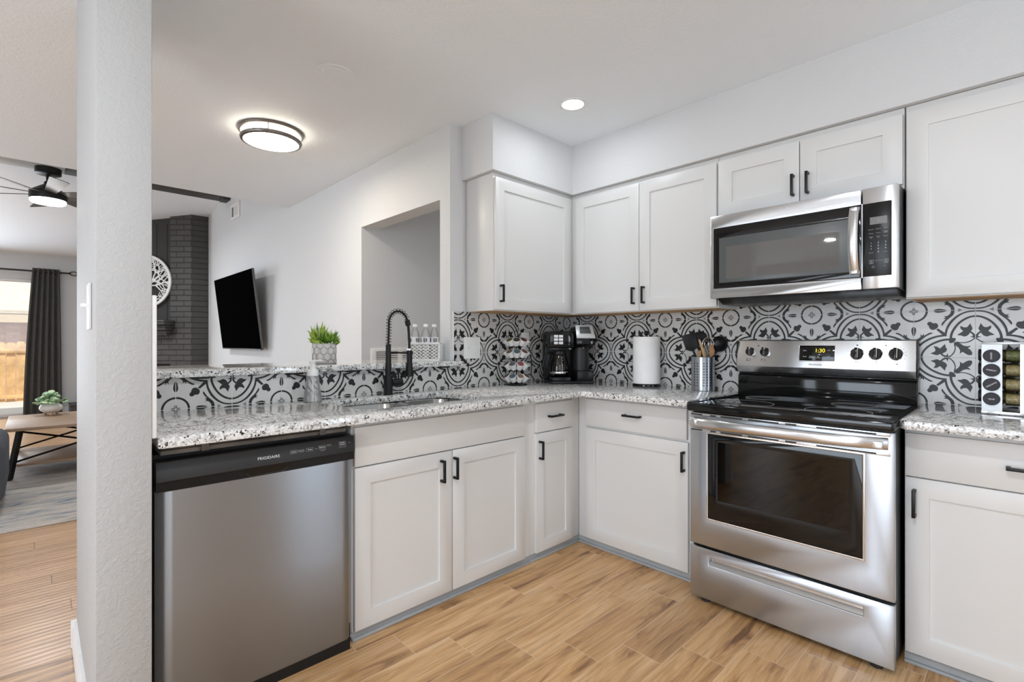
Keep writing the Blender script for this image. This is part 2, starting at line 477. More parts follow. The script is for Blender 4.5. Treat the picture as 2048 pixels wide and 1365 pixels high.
class M:
    def __init__(self):
        self.bm = bmesh.new()
        self.mi = 0
        self.X = None
    def _add(self, t):
        if self.X is not None:
            t.transform(self.X)
        for f in t.faces:
            f.material_index = self.mi
        me = bpy.data.meshes.new('tmp')
        t.to_mesh(me)
        t.free()
        self.bm.from_mesh(me)
        bpy.data.meshes.remove(me)
        return self
    def box(self, x0, y0, z0, x1, y1, z1, bev=0.0, seg=2, rot=None):
        t = bmesh.new()
        bmesh.ops.create_cube(t, size=1)
        sx, sy, sz = abs(x1 - x0), abs(y1 - y0), abs(z1 - z0)
        c = Vector(((x0 + x1) / 2, (y0 + y1) / 2, (z0 + z1) / 2))
        for v in t.verts:
            v.co = Vector((v.co.x * sx, v.co.y * sy, v.co.z * sz))
        if bev > 0:
            bmesh.ops.bevel(t, geom=list(t.edges), offset=min(bev, sx * .49, sy * .49, sz * .49), segments=seg, affect='EDGES', profile=0.5)
        mt = Matrix.Translation(c)
        if rot is not None:
            mt = mt @ Euler(rot).to_matrix().to_4x4()
        t.transform(mt)
        return self._add(t)
    def cyl(self, p0, p1, r, r2=None, seg=24, cap=True):
        p0, p1 = Vector(p0), Vector(p1)
        d = p1 - p0
        t = bmesh.new()
        bmesh.ops.create_cone(t, cap_ends=cap, segments=seg, radius1=r, radius2=r if r2 is None else r2, depth=d.length)
        q = Vector((0, 0, 1)).rotation_difference(d.normalized()) if d.length > 0 else None
        t.transform(Matrix.Translation((p0 + p1) / 2) @ q.to_matrix().to_4x4())
        return self._add(t)
    def sphere(self, c, r, sc=(1, 1, 1), seg=20, rot=None):
        t = bmesh.new()
        bmesh.ops.create_uvsphere(t, u_segments=seg, v_segments=max(6, seg // 2), radius=r)
        mt = Matrix.Translation(Vector(c))
        if rot is not None:
            mt = mt @ Euler(rot).to_matrix().to_4x4()
        t.transform(mt @ Matrix.Diagonal((*sc, 1)))
        return self._add(t)
    def lathe(self, prof, c=(0, 0, 0), seg=32, axis=None):
        t = bmesh.new()
        rings = []
        for r, z in prof:
            if r < 1e-6:
                rings.append([t.verts.new((0, 0, z))])
            else:
                rings.append([t.verts.new((r * math.cos(2 * PI * i / seg), r * math.sin(2 * PI * i / seg), z)) for i in range(seg)])
        for a, b in zip(rings, rings[1:]):
            for i in range(seg):
                j = (i + 1) % seg
                if len(a) == 1 and len(b) == 1:
                    continue
                if len(a) == 1:
                    t.faces.new((a[0], b[j], b[i]))
                elif len(b) == 1:
                    t.faces.new((a[i], a[j], b[0]))
                else:
                    t.faces.new((a[i], a[j], b[j], b[i]))
        bmesh.ops.recalc_face_normals(t, faces=list(t.faces))
        mt = Matrix.Translation(Vector(c))
        if axis is not None:
            mt = mt @ Vector((0, 0, 1)).rotation_difference(Vector(axis).normalized()).to_matrix().to_4x4()
        t.transform(mt)
        return self._add(t)
    def tube(self, pts, r, seg=8, closed=False, flat=None):
        """sweep a circle (or an ellipse with flat=(a,b)) along points"""
        pts = [Vector(p) for p in pts]
        n = len(pts)
        rr = r if isinstance(r, (list, tuple)) else [r] * n
        t = bmesh.new()
        up = None
        rings = []
        for i, p in enumerate(pts):
            if closed:
                d = (pts[(i + 1) % n] - pts[i - 1])
            else:
                d = pts[min(i + 1, n - 1)] - pts[max(i - 1, 0)]
            d.normalize()
            if up is None:
                up = d.orthogonal().normalized()
            up = (up - d * up.dot(d))
            if up.length < 1e-6:
                up = d.orthogonal()
            up.normalize()
            s = d.cross(up)
            ring = []
            for k in range(seg):
                a = 2 * PI * k / seg
                ring.append(t.verts.new(p + (up * math.cos(a) + s * math.sin(a)) * rr[i]))
            rings.append(ring)
        for i in range(n if closed else n - 1):
            a, b = rings[i], rings[(i + 1) % n]
            for k in range(seg):
                j = (k + 1) % seg
                t.faces.new((a[k], a[j], b[j], b[k]))
        if not closed:
            t.faces.new(rings[0][::-1])
            t.faces.new(rings[-1])
        bmesh.ops.recalc_face_normals(t, faces=list(t.faces))
        return self._add(t)
    def poly(self, pts):
        t = bmesh.new()
        t.faces.new([t.verts.new(p) for p in pts])
        return self._add(t)
    def prism(self, pts2, a0, a1, axis='y', bev=0.0):
        """extrude a 2D outline; axis is the extrusion axis, pts2 are the two other coordinates in x,y,z order"""
        def P(u, v, a):
            return {'x': (a, u, v), 'y': (u, a, v), 'z': (u, v, a)}[axis]
        t = bmesh.new()
        va = [t.verts.new(P(u, v, a0)) for u, v in pts2]
        vb = [t.verts.new(P(u, v, a1)) for u, v in pts2]
        t.faces.new(va)
        t.faces.new(vb[::-1])
        n = len(pts2)
        for i in range(n):
            j = (i + 1) % n
            t.faces.new((va[j], va[i], vb[i], vb[j]))
        bmesh.ops.recalc_face_normals(t, faces=list(t.faces))
        if bev > 0:
            bmesh.ops.bevel(t, geom=list(t.edges), offset=bev, segments=2, affect='EDGES', profile=0.5)
        return self._add(t)
    def frame(self, x0, z0, x1, z1, hx0, hz0, hx1, hz1, y0, y1, bev=0.0):
        """rectangular plate in xz with a rectangular hole, thickness y0..y1"""
        t = bmesh.new()
        o = [(x0, z0), (x1, z0), (x1, z1), (x0, z1)]
        h = [(hx0, hz0), (hx1, hz0), (hx1, hz1), (hx0, hz1)]
        V = {}
        for key, ps in (('o', o), ('h', h)):
            for y in (0, 1):
                V[key, y] = [t.verts.new((p[0], (y0, y1)[y], p[1])) for p in ps]
        for i in range(4):
            j = (i + 1) % 4
            t.faces.new((V['o', 0][i], V['o', 0][j], V['h', 0][j], V['h', 0][i]))
            t.faces.new((V['o', 1][i], V['h', 1][i], V['h', 1][j], V['o', 1][j]))
            t.faces.new((V['o', 0][i], V['o', 1][i], V['o', 1][j], V['o', 0][j]))
            t.faces.new((V['h', 0][i], V['h', 0][j], V['h', 1][j], V['h', 1][i]))
        bmesh.ops.recalc_face_normals(t, faces=list(t.faces))
        if bev > 0:
            es = [e for e in t.edges if len(e.link_faces) == 2 and e.calc_face_angle(0) > 0.5]
            bmesh.ops.bevel(t, geom=es, offset=bev, segments=2, affect='EDGES', profile=0.5)
        return self._add(t)
    def build(self, name, mats, parent=None, loc=None, rot=None, angle=38, recalc=False):
        if recalc:
            bmesh.ops.recalc_face_normals(self.bm, faces=list(self.bm.faces))
        me = bpy.data.meshes.new(name)
        self.bm.to_mesh(me)
        self.bm.free()
        if isinstance(mats, str):
            mats = [mats]
        for k in mats:
            me.materials.append(MATS[k])
        if len(me.polygons):
            me.polygons.foreach_set('use_smooth', [True] * len(me.polygons))
            me.set_sharp_from_angle(angle=math.radians(angle))
        o = bpy.data.objects.new(name, me)
        COL.objects.link(o)
        if parent is not None:
            o.parent = parent
        if loc is not None:
            o.location = loc
        if rot is not None:
            o.rotation_euler = rot
        return o

def tag(o, label, cat, group=None):
    o['label'] = label
    o['category'] = cat
    if group:
        o['group'] = group
    return o
def thing(name, label, cat, loc=(0, 0, 0), rz=0.0, group=None, rot=None):
    o = bpy.data.objects.new(name, None)
    o.empty_display_size = 0.05
    COL.objects.link(o)
    o.location = loc
    o.rotation_euler = rot if rot is not None else (0, 0, rz)
    return tag(o, label, cat, group)
def struct(o):
    o['kind'] = 'structure'
    return o
def dup(root, loc=None, rot=None, label=None):
    r = root.copy()
    COL.objects.link(r)
    if loc is not None:
        r.location = loc
    if rot is not None:
        r.rotation_euler = rot
    if label:
        r['label'] = label
    for ch in list(root.children):
        c = ch.copy()
        COL.objects.link(c)
        c.parent = r
        for g in list(ch.children):
            d = g.copy()
            COL.objects.link(d)
            d.parent = c
    return r
def text(body, size, mat, parent, loc, rot=(PI / 2, 0, 0), name='lettering', align='CENTER', ext=0.0002, sx=1.0, space=1.0):
    cu = bpy.data.curves.new('t', 'FONT')
    cu.body = body
    cu.size = size
    cu.align_x = align
    cu.align_y = 'CENTER'
    cu.extrude = ext
    cu.space_character = space
    cu.space_line = 0.85
    to = bpy.data.objects.new('t', cu)
    COL.objects.link(to)
    dg = bpy.context.evaluated_depsgraph_get()
    me = bpy.data.meshes.new_from_object(to.evaluated_get(dg))
    bpy.data.objects.remove(to)
    bpy.data.curves.remove(cu)
    me.materials.clear()
    me.materials.append(MATS[mat])
    o = bpy.data.objects.new(name, me)
    COL.objects.link(o)
    o.parent = parent
    o.location = loc
    o.rotation_euler = rot
    o.scale = (sx, 1, 1)
    return o
# ------------------------------------------------------------------ the room
ZC = 2.478
def block(name, mat, *boxes, bev=0.0):
    m = M()
    for b in boxes:
        m.box(*b, bev=bev)
    return struct(m.build(name, mat))

block('floor', 'floor_tile', (-0.15, -7.0, -0.1, 4.2, -0.9, 0.0), (-0.01, -0.9, -0.1, 4.2, 0.12, 0.0))
block('floor_living', 'floor_wood', (-8.7, -7.0, -0.1, -0.15, -0.9, 0.0))
block('ceiling', 'ceiling_paint', (-2.6, -7.0, ZC, 4.2, -0.945, ZC + 0.08), (-0.01, -0.945, ZC, 4.2, 0.12, ZC + 0.08))
block('wall_stove', 'wall_paint', (-0.008, 0.008, 0, 4.2, 0.12, ZC))
block('wall_sink', 'wall_paint', (-0.11, -1.073, 0, -0.008, 0.12, ZC))
block('wall_bar', 'wall_paint', (-0.13, -2.606, 0, -0.008, -1.073, 1.041))
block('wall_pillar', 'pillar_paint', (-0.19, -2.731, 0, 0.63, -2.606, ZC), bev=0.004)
block('wall_right', 'wall_paint', (4.2, -7.0, 0, 4.3, -4.6, ZC), (4.2, -2.6, 0, 4.3, -.74, ZC), (4.2, -.42, 0, 4.3, .12, ZC), (4.2, -.74, 0, 4.3, -.42, .3), (4.2, -.74, 2.2, 4.3, -.42, ZC), (4.2, -4.6, 0, 4.3, -2.6, 0.85), (4.2, -4.6, 2.15, 4.3, -2.6, ZC))
block('wall_rear', 'wall_paint', (-8.7, -7.1, 0, -2.2, -7.0, 3.2), (-0.2, -7.1, 0, 0.75, -7.0, ZC), (3.05, -7.1, 0, 4.3, -7.0, ZC),
      (-2.2, -7.1, 0, -0.2, -7.0, 0.65), (-2.2, -7.1, 2.25, -0.2, -7.0, ZC), (0.75, -7.1, 2.2, 3.05, -7.0, ZC))
block('wall_far', 'wall_paint', (-8.7, -2.80, 0, -8.6, -0.9, 2.62), (-8.7, -7.0, 0, -8.6, -5.3, 2.62), (-8.7, -5.3, 2.17, -8.6, -2.80, 2.62))
# dining/living side wall with a recess
m = M()
m.prism([(-8.7, 0), (-1.117, 0), (-1.117, ZC), (-2.6, ZC), (-2.6, 2.80), (-4.7, 3.08), (-8.7, 2.56)], -1.073, -0.945, 'y')
m.box(-1.117, -1.073, 2.048, -0.11, -0.945, ZC)
struct(m.build('wall_niche', 'wall_paint'))
# the passage behind the opening
block('wall_hall_left', 'wall_paint', (-1.217, -0.945, 0, -1.117, 2.2, ZC))
block('wall_hall_right', 'wall_paint', (-0.11, 0.12, 0, -0.01, 2.2, ZC))
block('wall_hall_end', 'wall_paint', (-1.217, 2.2, 0, -0.01, 2.3, ZC))
block('ceiling_hall', 'ceiling_paint', (-1.217, -0.945, ZC, -0.01, 2.3, ZC + 0.08))
block('floor_hall', 'floor_wood', (-1.217, -0.9, -0.1, -0.01, 2.3, 0.0))
# header above the flat ceiling edge and the vaulted ceiling
m = M()
m.box(-2.6, -7.0, ZC + 0.08, -2.5, -1.073, 2.9)
struct(m.build('wall_header', 'wall_paint'))
m = M()
m.prism([(-2.5, 2.786), (-4.7, 3.08), (-8.7, 2.56), (-8.7, 2.62), (-4.7, 3.15), (-2.5, 2.86)], -7.0, -0.9, 'y')
struct(m.build('ceiling_vault', 'ceiling_paint'))
m = M()
m.box(-4.83, -2.62, 2.985, -4.57, -1.073, 3.10, 0.004)
m.box(-4.79, -1.15, 2.965, -4.61, -1.073, 3.05, 0.003)
struct(m.build('trim_beam', 'beam_dark'))
m = M()
m.box(-4.83, -7.0, 2.985, -4.57, -2.62, 3.10, 0.004)
struct(m.build('trim_beam_lit', 'white_trim'))  # same beam beyond the fan; reflected light put into a white colour
# soffit above the wall cabinets
SD = 0.275
m = M()
m.prism([(-0.008, 0.008), (4.2, 0.008), (4.2, -SD), (SD, -SD), (SD, -0.985), (-0.008, -0.985)], 2.160, ZC, 'z')
struct(m.build('ceiling_soffit', 'wall_paint'))
# baseboards
m = M()
prof = [(0, 0), (0.014, 0), (0.014, 0.075), (0.010, 0.085), (0.008, 0.105), (0, 0.105)]
m.prism([(-2.731 - a, b) for a, b in prof], -0.19, 0.63, 'x')
struct(m.build('baseboard_pillar', 'white_trim'))
m = M()
m.prism([(-8.6 + a, b) for a, b in prof], -2.80, -1.9, 'y')
struct(m.build('baseboard_far', 'white_trim'))
m = M()
m.box(-0.204, -2.748, 0, -0.19, -2.60, 0.105, 0.003)
struct(m.build('baseboard_pillar_end', 'white_trim'))

# unseen windows added in the rear and right walls for light; the patio door
def window(name, x0, z0, x1, z1, loc, rz, mull=1):
    m = M()
    m.frame(x0, z0, x1, z1, x0 + .05, z0 + .05, x1 - .05, z1 - .05, -0.04, 0.04, 0.004)
    for i in range(mull):
        xc = x0 + (x1 - x0) * (i + 1) / (mull + 1)
        m.box(xc - .02, -.03, z0 + .05, xc + .02, .03, z1 - .05)
    o = struct(m.build(name, 'white_trim', None, loc, (0, 0, rz)))
    g = M()
    g.box(x0 + .05, -.004, z0 + .05, x1 - .05, .004, z1 - .05)
    g.build('window_glass', 'window_glass', o)
    return o
window('door_unseen', 0.75, 0.0, 3.05, 2.2, (0, -7.05, 0), 0, 2)  # unseen glazed door, made full height to brighten low reflections in the steel
window('window_1', -2.2, 0.65, -0.2, 2.25, (0, -7.05, 0), 0)
window('window_2', -4.6, 0.85, -2.6, 2.15, (4.25, 0, 0), PI / 2)
window('window_streak', -.74, .3, -.42, 2.2, (4.25, 0, 0), PI / 2, 0)  # unseen narrow window added for the dishwasher's streak
window('door_1', -5.3, 0.0, -2.80, 2.17, (-8.65, 0, 0), PI / 2)

# ------------------------------------------------------------------ patterned cement-look tiles
S_ = 0.2032
P_ = {
 'outer': '0,984 47,986 100,982 147,969 195,949 243,922 291,889 331,851 370,806 401,762 426,715 447,666 463,617 474,572 481,527 484,484 450,450 449,490 443,527 436,568 426,608 407,657 383,706 361,744 334,782 302,823 267,859 225,894 183,921 135,942 88,953 41,958 0,958',
 'inner': '0,885 47,881 85,870 124,856 165,832 207,802 249,763 285,720 317,673 346,623 367,579 383,534 394,494 401,453 404,404 361,403 361,432 358,461 351,497 340,534 324,574 303,614 281,656 255,695 223,733 189,765 153,793 118,814 82,833 47,844 0,848',
 'flower': '285,476 255,504 228,524 189,560 207,580 225,601 234,629 234,654 225,666 207,653 189,641 162,634 135,637 115,655 100,683 73,722 71,690 58,658 44,618 47,594 58,574 71,558 79,530 100,491 118,467 147,449 177,443 219,464 255,470',
 'stem': '76,562 53,542 30,518 2,478 2,404 21,414 41,425 91,439 47,450 38,462 47,486 59,502 88,527',
 'arc': '18,418 41,393 65,370 94,353 124,338 159,327 195,322 225,324 255,330 309,340 297,322 255,308 195,304 159,308 118,318 82,334 53,354 2,402',
 'branch': '381,998 384,967 392,939 413,909 432,891 450,880 500,886 478,868 468,854 485,841 505,824 463,821 478,803 497,778 519,750 533,719 533,693 525,672 509,692 497,717 481,741 463,772 438,801 410,829 389,851 361,878 343,904 331,936 325,965 324,998',
 'petal': '664,999 651,978 626,964 588,957 556,960 525,965 494,973 463,985 440,999',
 'tri': '268,996 268,964 252,978 216,987 205,996',
 'knot': '406,404 389,413 361,415 315,413 303,397 309,363 325,338 349,314 383,304 401,309 412,326 412,363',
 'leaf': '337,330 279,320 231,298 207,274 183,254 135,240 103,244 76,255 85,228 118,202 97,186 76,163 53,119 48,83 60,59 82,54 112,58 153,85 174,103 195,121 219,106 246,79 238,120 238,152 249,185 264,213 297,241 319,281',
 'spike': '483,527 525,565 588,620 623,594 569,537 528,489 452,447',
 'blob': '588,686 589,657 600,632 623,610 651,592 689,591 715,607 731,631 739,656 741,677 760,694 770,719 767,742 750,761 721,767 696,755 677,734 638,737 613,730 597,713',
}
P_ = {k: [tuple(float(c) / 1000 for c in p.split(',')) for p in v.split()] for k, v in P_.items()}
r0, r1 = 0.203, 0.242
P_['ring'] = [(1 - r1 * math.cos(a * PI / 24), 1 - r1 * math.sin(a * PI / 24)) for a in range(13)] + [(1 - r0 * math.cos(a * PI / 24), 1 - r0 * math.sin(a * PI / 24)) for a in range(12, -1, -1)]
for k, (a, b) in enumerate((((0.918, 0.996), (0.984, 0.988)), ((0.975, 0.984), (0.984, 0.93)))):
    P_['x%d' % k] = [(a[0], a[1]), (b[0], a[1]), (b[0], b[1]), (a[0], b[1])]
HALF = ('outer', 'inner', 'flower', 'stem', 'arc', 'branch', 'petal', 'tri', 'x0', 'x1')

def tiles(name, p0, z0, p1, z1, phase, loc, rz, thick=0.008, cut=None):
    """tile slab in local xz facing -y; quatrefoil centres at x = phase + 2k tiles, z = 1.117 + 2k tiles"""
    m = M()
    t = bmesh.new()
    k0 = math.floor((p0 - phase) / (2 * S_)) - 1
    k1 = math.ceil((p1 - phase) / (2 * S_)) + 1
    for k in range(k0, k1 + 1):
        for r in (-1, 0, 1):
            cu, cv = phase + 2 * S_ * k, 1.117 + 2 * S_ * r
            for su in (1, -1):
                for sv in (1, -1):
                    for q, (nm, pts) in enumerate(P_.items()):
                        for sw in ((0, 1) if nm in HALF else (0,)):
                            y = -0.00025 - q * 0.00001
                            ps = [((b, a) if sw else (a, b)) for a, b in pts]
                            vs = [(cu + su * a * S_, y, cv + sv * b * S_) for a, b in ps]
                            if (su * sv < 0) != bool(sw):
                                vs = vs[::-1]
                            if max(v[0] for v in vs) < p0 or min(v[0] for v in vs) > p1 or max(v[2] for v in vs) < z0 or min(v[2] for v in vs) > z1:
                                continue
                            f = t.faces.new([t.verts.new(v) for v in vs])
                            f.material_index = 1
    # grout lines
    g = 0.0011
    i = math.floor((p0 - phase) / S_) - 1
    while phase + i * S_ < p1 + S_:
        x = phase + i * S_
        f = t.faces.new([t.verts.new(v) for v in ((x - g, -.0006, z0), (x + g, -.0006, z0), (x + g, -.0006, z1), (x - g, -.0006, z1))])
        f.material_index = 2
        i += 1
    for r in range(-3, 4):
        z = 1.117 + r * S_
        if z0 < z < z1:
            f = t.faces.new([t.verts.new(v) for v in ((p0, -.0006, z - g), (p1, -.0006, z - g), (p1, -.0006, z + g), (p0, -.0006, z + g))])
            f.material_index = 2
    for co, no in (((p0, 0, 0), (-1, 0, 0)), ((p1, 0, 0), (1, 0, 0)), ((0, 0, z0), (0, 0, -1)), ((0, 0, z1), (0, 0, 1))):
        bmesh.ops.bisect_plane(t, geom=list(t.verts) + list(t.edges) + list(t.faces), plane_co=co, plane_no=no, clear_outer=True, dist=1e-6)
    if cut:
        pass
    me = bpy.data.meshes.new('tmp')
    t.to_mesh(me)
    t.free()
    m.box(p0, 0, z0, p1, thick, z1)
    m.bm.from_mesh(me)
    bpy.data.meshes.remove(me)
    return struct(m.build(name, ['tile_white', 'tile_black', 'grout'], None, loc, (0, 0, rz)))
tiles('wall_backsplash_stove', 0.0, 0.85, 2.9, 1.46, 0.1835, (0, 0, 0), 0)
# local x runs along world +y for the sink wall
tiles('wall_backsplash_sink', -1.052, 0.85, 0.0, 1.366, -0.2063, (0, 0, 0), PI / 2)
tiles('wall_backsplash_bar', -2.60, 0.85, -1.052, 1.0405, -0.2063, (0, 0, 0), PI / 2)
tiles('wall_backsplash_return', -0.618, 0.907, 0.0, 1.316, -0.2, (0, -2.598, 0), PI)
m = M()
m.box(-0.008, -1.062, 1.071, 0.004, -1.052, 1.366, 0.002)
struct(m.build('trim_tile_edge', 'white_trim'))
m = M()
m.box(0.612, -2.606, 0.907, 0.626, -2.594, 1.32, 0.003)
struct(m.build('trim_tile_end', 'white_trim'))
# ------------------------------------------------------------------ cabinets
FF = 0.513      # face-frame plane of the base cabinets
DF = 0.532      # door front plane
def shaker(m, x0, z0, x1, z1, yb, yf, st=0.068, dep=0.009):
    m.frame(x0, z0, x1, z1, x0 + st, z0 + st, x1 - st, z1 - st, yf, yb, 0.0012)
    m.box(x0 + st - .004, yf + dep, z0 + st - .004, x1 - st + .004, yb, z1 - st + .004)
def pull(parent, x, z, yf, ln=0.10, vert=True, name='handle'):
    m = M()
    h = ln / 2
    t = 0.0055
    if vert:
        m.box(x - t, yf - .034, z - h, x + t, yf - .024, z + h, .0015)
        for s in (-1, 1):
            m.box(x - t, yf - .03, z + s * (h - t) - t, x + t, yf, z + s * (h - t) + t, .001)
    else:
        m.box(x - h, yf - .034, z - t, x + h, yf - .024, z + t, .0015)
        for s in (-1, 1):
            m.box(x + s * (h - t) - t, yf - .03, z - t, x + s * (h - t) + t, yf, z + t, .001)
    return m.build(name, 'black_metal', parent)
def door(parent, x0, z0, x1, z1, hx, hz, ff, df, st=0.068):
    m = M()
    shaker(m, x0, z0, x1, z1, -ff - .0008, -df, st)
    d = m.build('door', 'cabinet_white', parent)
    if hx is not None:
        pull(d, hx, hz, -df)
    return d
def drawer(parent, x0, z0, x1, z1, hx, hz, ff, df, name='drawer'):
    m = M()
    m.box(x0, -df, z0, x1, -ff - .0008, z1, .0015)
    d = m.build(name, 'cabinet_white', parent)
    if hx is not None:
        pull(d, hx, hz, -df, 0.105, False)
    return d

def base(name, label, loc, rz, x0, x1, cut=None):
    t = thing(name, label, 'cabinet', loc, rz, 'white base cabinets')
    m = M()
    if cut == 'sink':
        # open box so that the sink bowls hang inside
        m.box(x0, -FF, 0.035, x1, -FF + .02, 0.873)
        m.box(x0, -FF + .02, 0.035, x0 + .018, -.012, 0.873)
        m.box(x1 - .018, -FF + .02, 0.035, x1, -.012, 0.873)
        m.box(x0, -FF + .02, 0.035, x1, -.012, 0.055)
    else:
        m.box(x0, -FF, 0.035, x1, -.012, 0.873, .0012)
    m.build('body', 'cabinet_white', t)
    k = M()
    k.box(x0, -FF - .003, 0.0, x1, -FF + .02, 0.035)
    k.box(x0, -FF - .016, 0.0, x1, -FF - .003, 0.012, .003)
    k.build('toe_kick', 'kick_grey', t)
    return t
RB = PI / 2      # units on the sink wall: local x = world y
# sink base
t = base('sink_base_cabinet', 'wide white two-door cabinet under the sink, beside the dishwasher', (0, 0, 0), RB, -1.948, -0.943, 'sink')
drawer(t, -1.940, 0.690, -0.986, 0.846, None, None, FF, DF, 'false_drawer_front')
door(t, -1.940, 0.040, -1.466, 0.684, -1.528, 0.602, FF, DF)
door(t, -1.460, 0.040, -0.986, 0.684, -1.455, 0.604, FF, DF).name = 'door'
# narrow one
t = base('drawer_base_cabinet', 'narrow white cabinet with one drawer and one door beside the inside corner', (0, 0, 0), RB, -0.943, -0.513)
drawer(t, -0.899, 0.692, -0.588, 0.846, -0.757, 0.773, FF, DF)
door(t, -0.901, 0.040, -0.590, 0.686, -0.877, 0.597, FF, DF, 0.062)
# left of the range
t = base('drawer_base_cabinet', 'white cabinet with wide drawer over one door, left of the range', (0, 0, 0), 0, 0.5135, 1.262)
drawer(t, 0.579, 0.698, 1.201, 0.853, 0.897, 0.785, FF, DF)
door(t, 0.579, 0.043, 1.208, 0.685, 1.190, 0.592, FF, DF)
# right of the range
t = base('drawer_base_cabinet', 'white drawer and door cabinet right of the range, under the spice rack', (0, 0, 0), 0, 2.050, 2.75)
drawer(t, 2.054, 0.693, 2.72, 0.850, 2.37, 0.770, FF, DF)
door(t, 2.054, 0.045, 2.72, 0.688, 2.081, 0.598, FF, DF)

# wall cabinets
UF, UD = 0.245, 0.264
def upper(name, label, loc, rz, x0, x1, z0, z1=2.158):
    t = thing(name, label, 'cabinet', loc, rz, 'white wall cabinets')
    m = M()
    m.box(x0, -UF, z0, x1, -.001, z1, .0012)
    m.build('body', 'cabinet_white', t)
    if z0 < 1.5:
        b = M()
        b.box(x0 + .018, -UF + .018, z0 - .003, x1 - .018, -.012, z0 + .002)
        b.build('underside', 'raw_wood', t)
    return t
t = upper('wall_cabinet', 'white single-door wall cabinet on the sink wall, above the pod carousel', (0, 0, 0), RB, -0.957, -0.2455, 1.365)
door(t, -0.952, 1.370, -0.283, 2.130, -0.918, 1.462, UF, UD)
t = upper('wall_cabinet', 'white two-door wall cabinet above the paper towels, left of the microwave', (0, 0, 0), 0, 0.002, 1.236, 1.365)
door(t, 0.288, 1.370, 0.766, 2.128, 0.736, 1.458, UF, UD)
door(t, 0.770, 1.370, 1.232, 2.128, 0.803, 1.459, UF, UD)
t = upper('wall_cabinet', 'short white two-door wall cabinet directly over the microwave', (0, 0, 0), 0, 1.238, 2.013, 1.822)
door(t, 1.243, 1.838, 1.624, 2.128, 1.600, 1.922, UF, UD)
door(t, 1.628, 1.838, 2.009, 2.128, 1.661, 1.921, UF, UD)
t = upper('wall_cabinet', 'tall white wall cabinet right of the microwave, above the spice rack', (0, 0, 0), 0, 2.018, 2.75, 1.362)
door(t, 2.023, 1.367, 2.745, 2.128, 2.70, 1.46, UF, UD)

# ------------------------------------------------------------------ stone tops
def rrect(x0, y0, x1, y1, r, n=8):
    out = []
    for cx, cy, a0 in ((x1 - r, y1 - r, 0), (x0 + r, y1 - r, 90), (x0 + r, y0 + r, 180), (x1 - r, y0 + r, 270)):
        for i in range(n + 1):
            a = math.radians(a0 + 90 * i / n)
            out.append((cx + r * math.cos(a), cy + r * math.sin(a)))
    return out
HOLE = rrect(0.110, -1.895, 0.502, -1.215, 0.09)
def slab_with_hole(name, outline, hole, z0, z1):
    t = bmesh.new()
    def loop(pts):
        vs = [t.verts.new((x, y, z1)) for x, y in pts]
        return [t.edges.new((vs[i], vs[(i + 1) % len(vs)])) for i in range(len(vs))]
    es = loop(outline) + (loop(hole) if hole else [])
    bmesh.ops.triangle_fill(t, use_beauty=True, use_dissolve=True, edges=es)
    bmesh.ops.recalc_face_normals(t, faces=list(t.faces))
    for f in t.faces:
        if f.normal.z < 0:
            f.normal_flip()
    g = bmesh.ops.extrude_face_region(t, geom=list(t.faces))
    for v in [x for x in g['geom'] if isinstance(x, bmesh.types.BMVert)]:
        v.co.z = z0
    bmesh.ops.recalc_face_normals(t, faces=list(t.faces))
    es = [e for e in t.edges if len(e.link_faces) == 2 and e.calc_face_angle(0) > 1.2 and abs(e.verts[0].co.z - e.verts[1].co.z) < 1e-5]
    bmesh.ops.bevel(t, geom=es, offset=.004, segments=2, affect='EDGES', profile=0.5)
    m = M()
    m._add(t)
    return m.build(name, 'granite')
CF = 0.635
inner = []
rc = 0.05
for i in range(9):
    a = math.radians(180 - 90 * i / 8)
    inner.append((CF + rc + rc * math.cos(a), -CF - rc + rc * math.sin(a)))
out = [(0.001, -2.592), (CF, -2.592)] + inner + [(1.262, -CF), (1.262, -0.002), (0.001, -0.002)]
ct = slab_with_hole('granite_countertop', out, HOLE, 0.875, 0.907)
tag(ct, 'L-shaped speckled grey granite countertop holding the sink, running to the corner', 'countertop')
ct = slab_with_hole('granite_countertop', [(2.049, -0.002), (2.049, -CF + .02), (2.066, -CF), (2.75, -CF), (2.75, -0.002)], None, 0.875, 0.907)
tag(ct, 'short speckled grey granite countertop right of the range, under the spice rack', 'countertop')
lg = slab_with_hole('granite_bar_ledge', [(-0.44, -2.598), (0.042, -2.598), (0.042, -1.02), (0.001, -1.02), (0.001, -1.075), (-0.44, -1.075)], None, 1.0415, 1.071)
tag(lg, 'raised speckled granite bar ledge above the sink backsplash, holding the plant pot', 'ledge')
for y in (-2.36, -1.98, -1.70, -1.14):
    m = M()
    m.box(0.001, y - .03, 1.0335, 0.036, y + .03, 1.0412, .001)
    m.build('support_plate', 'matte_black', lg)

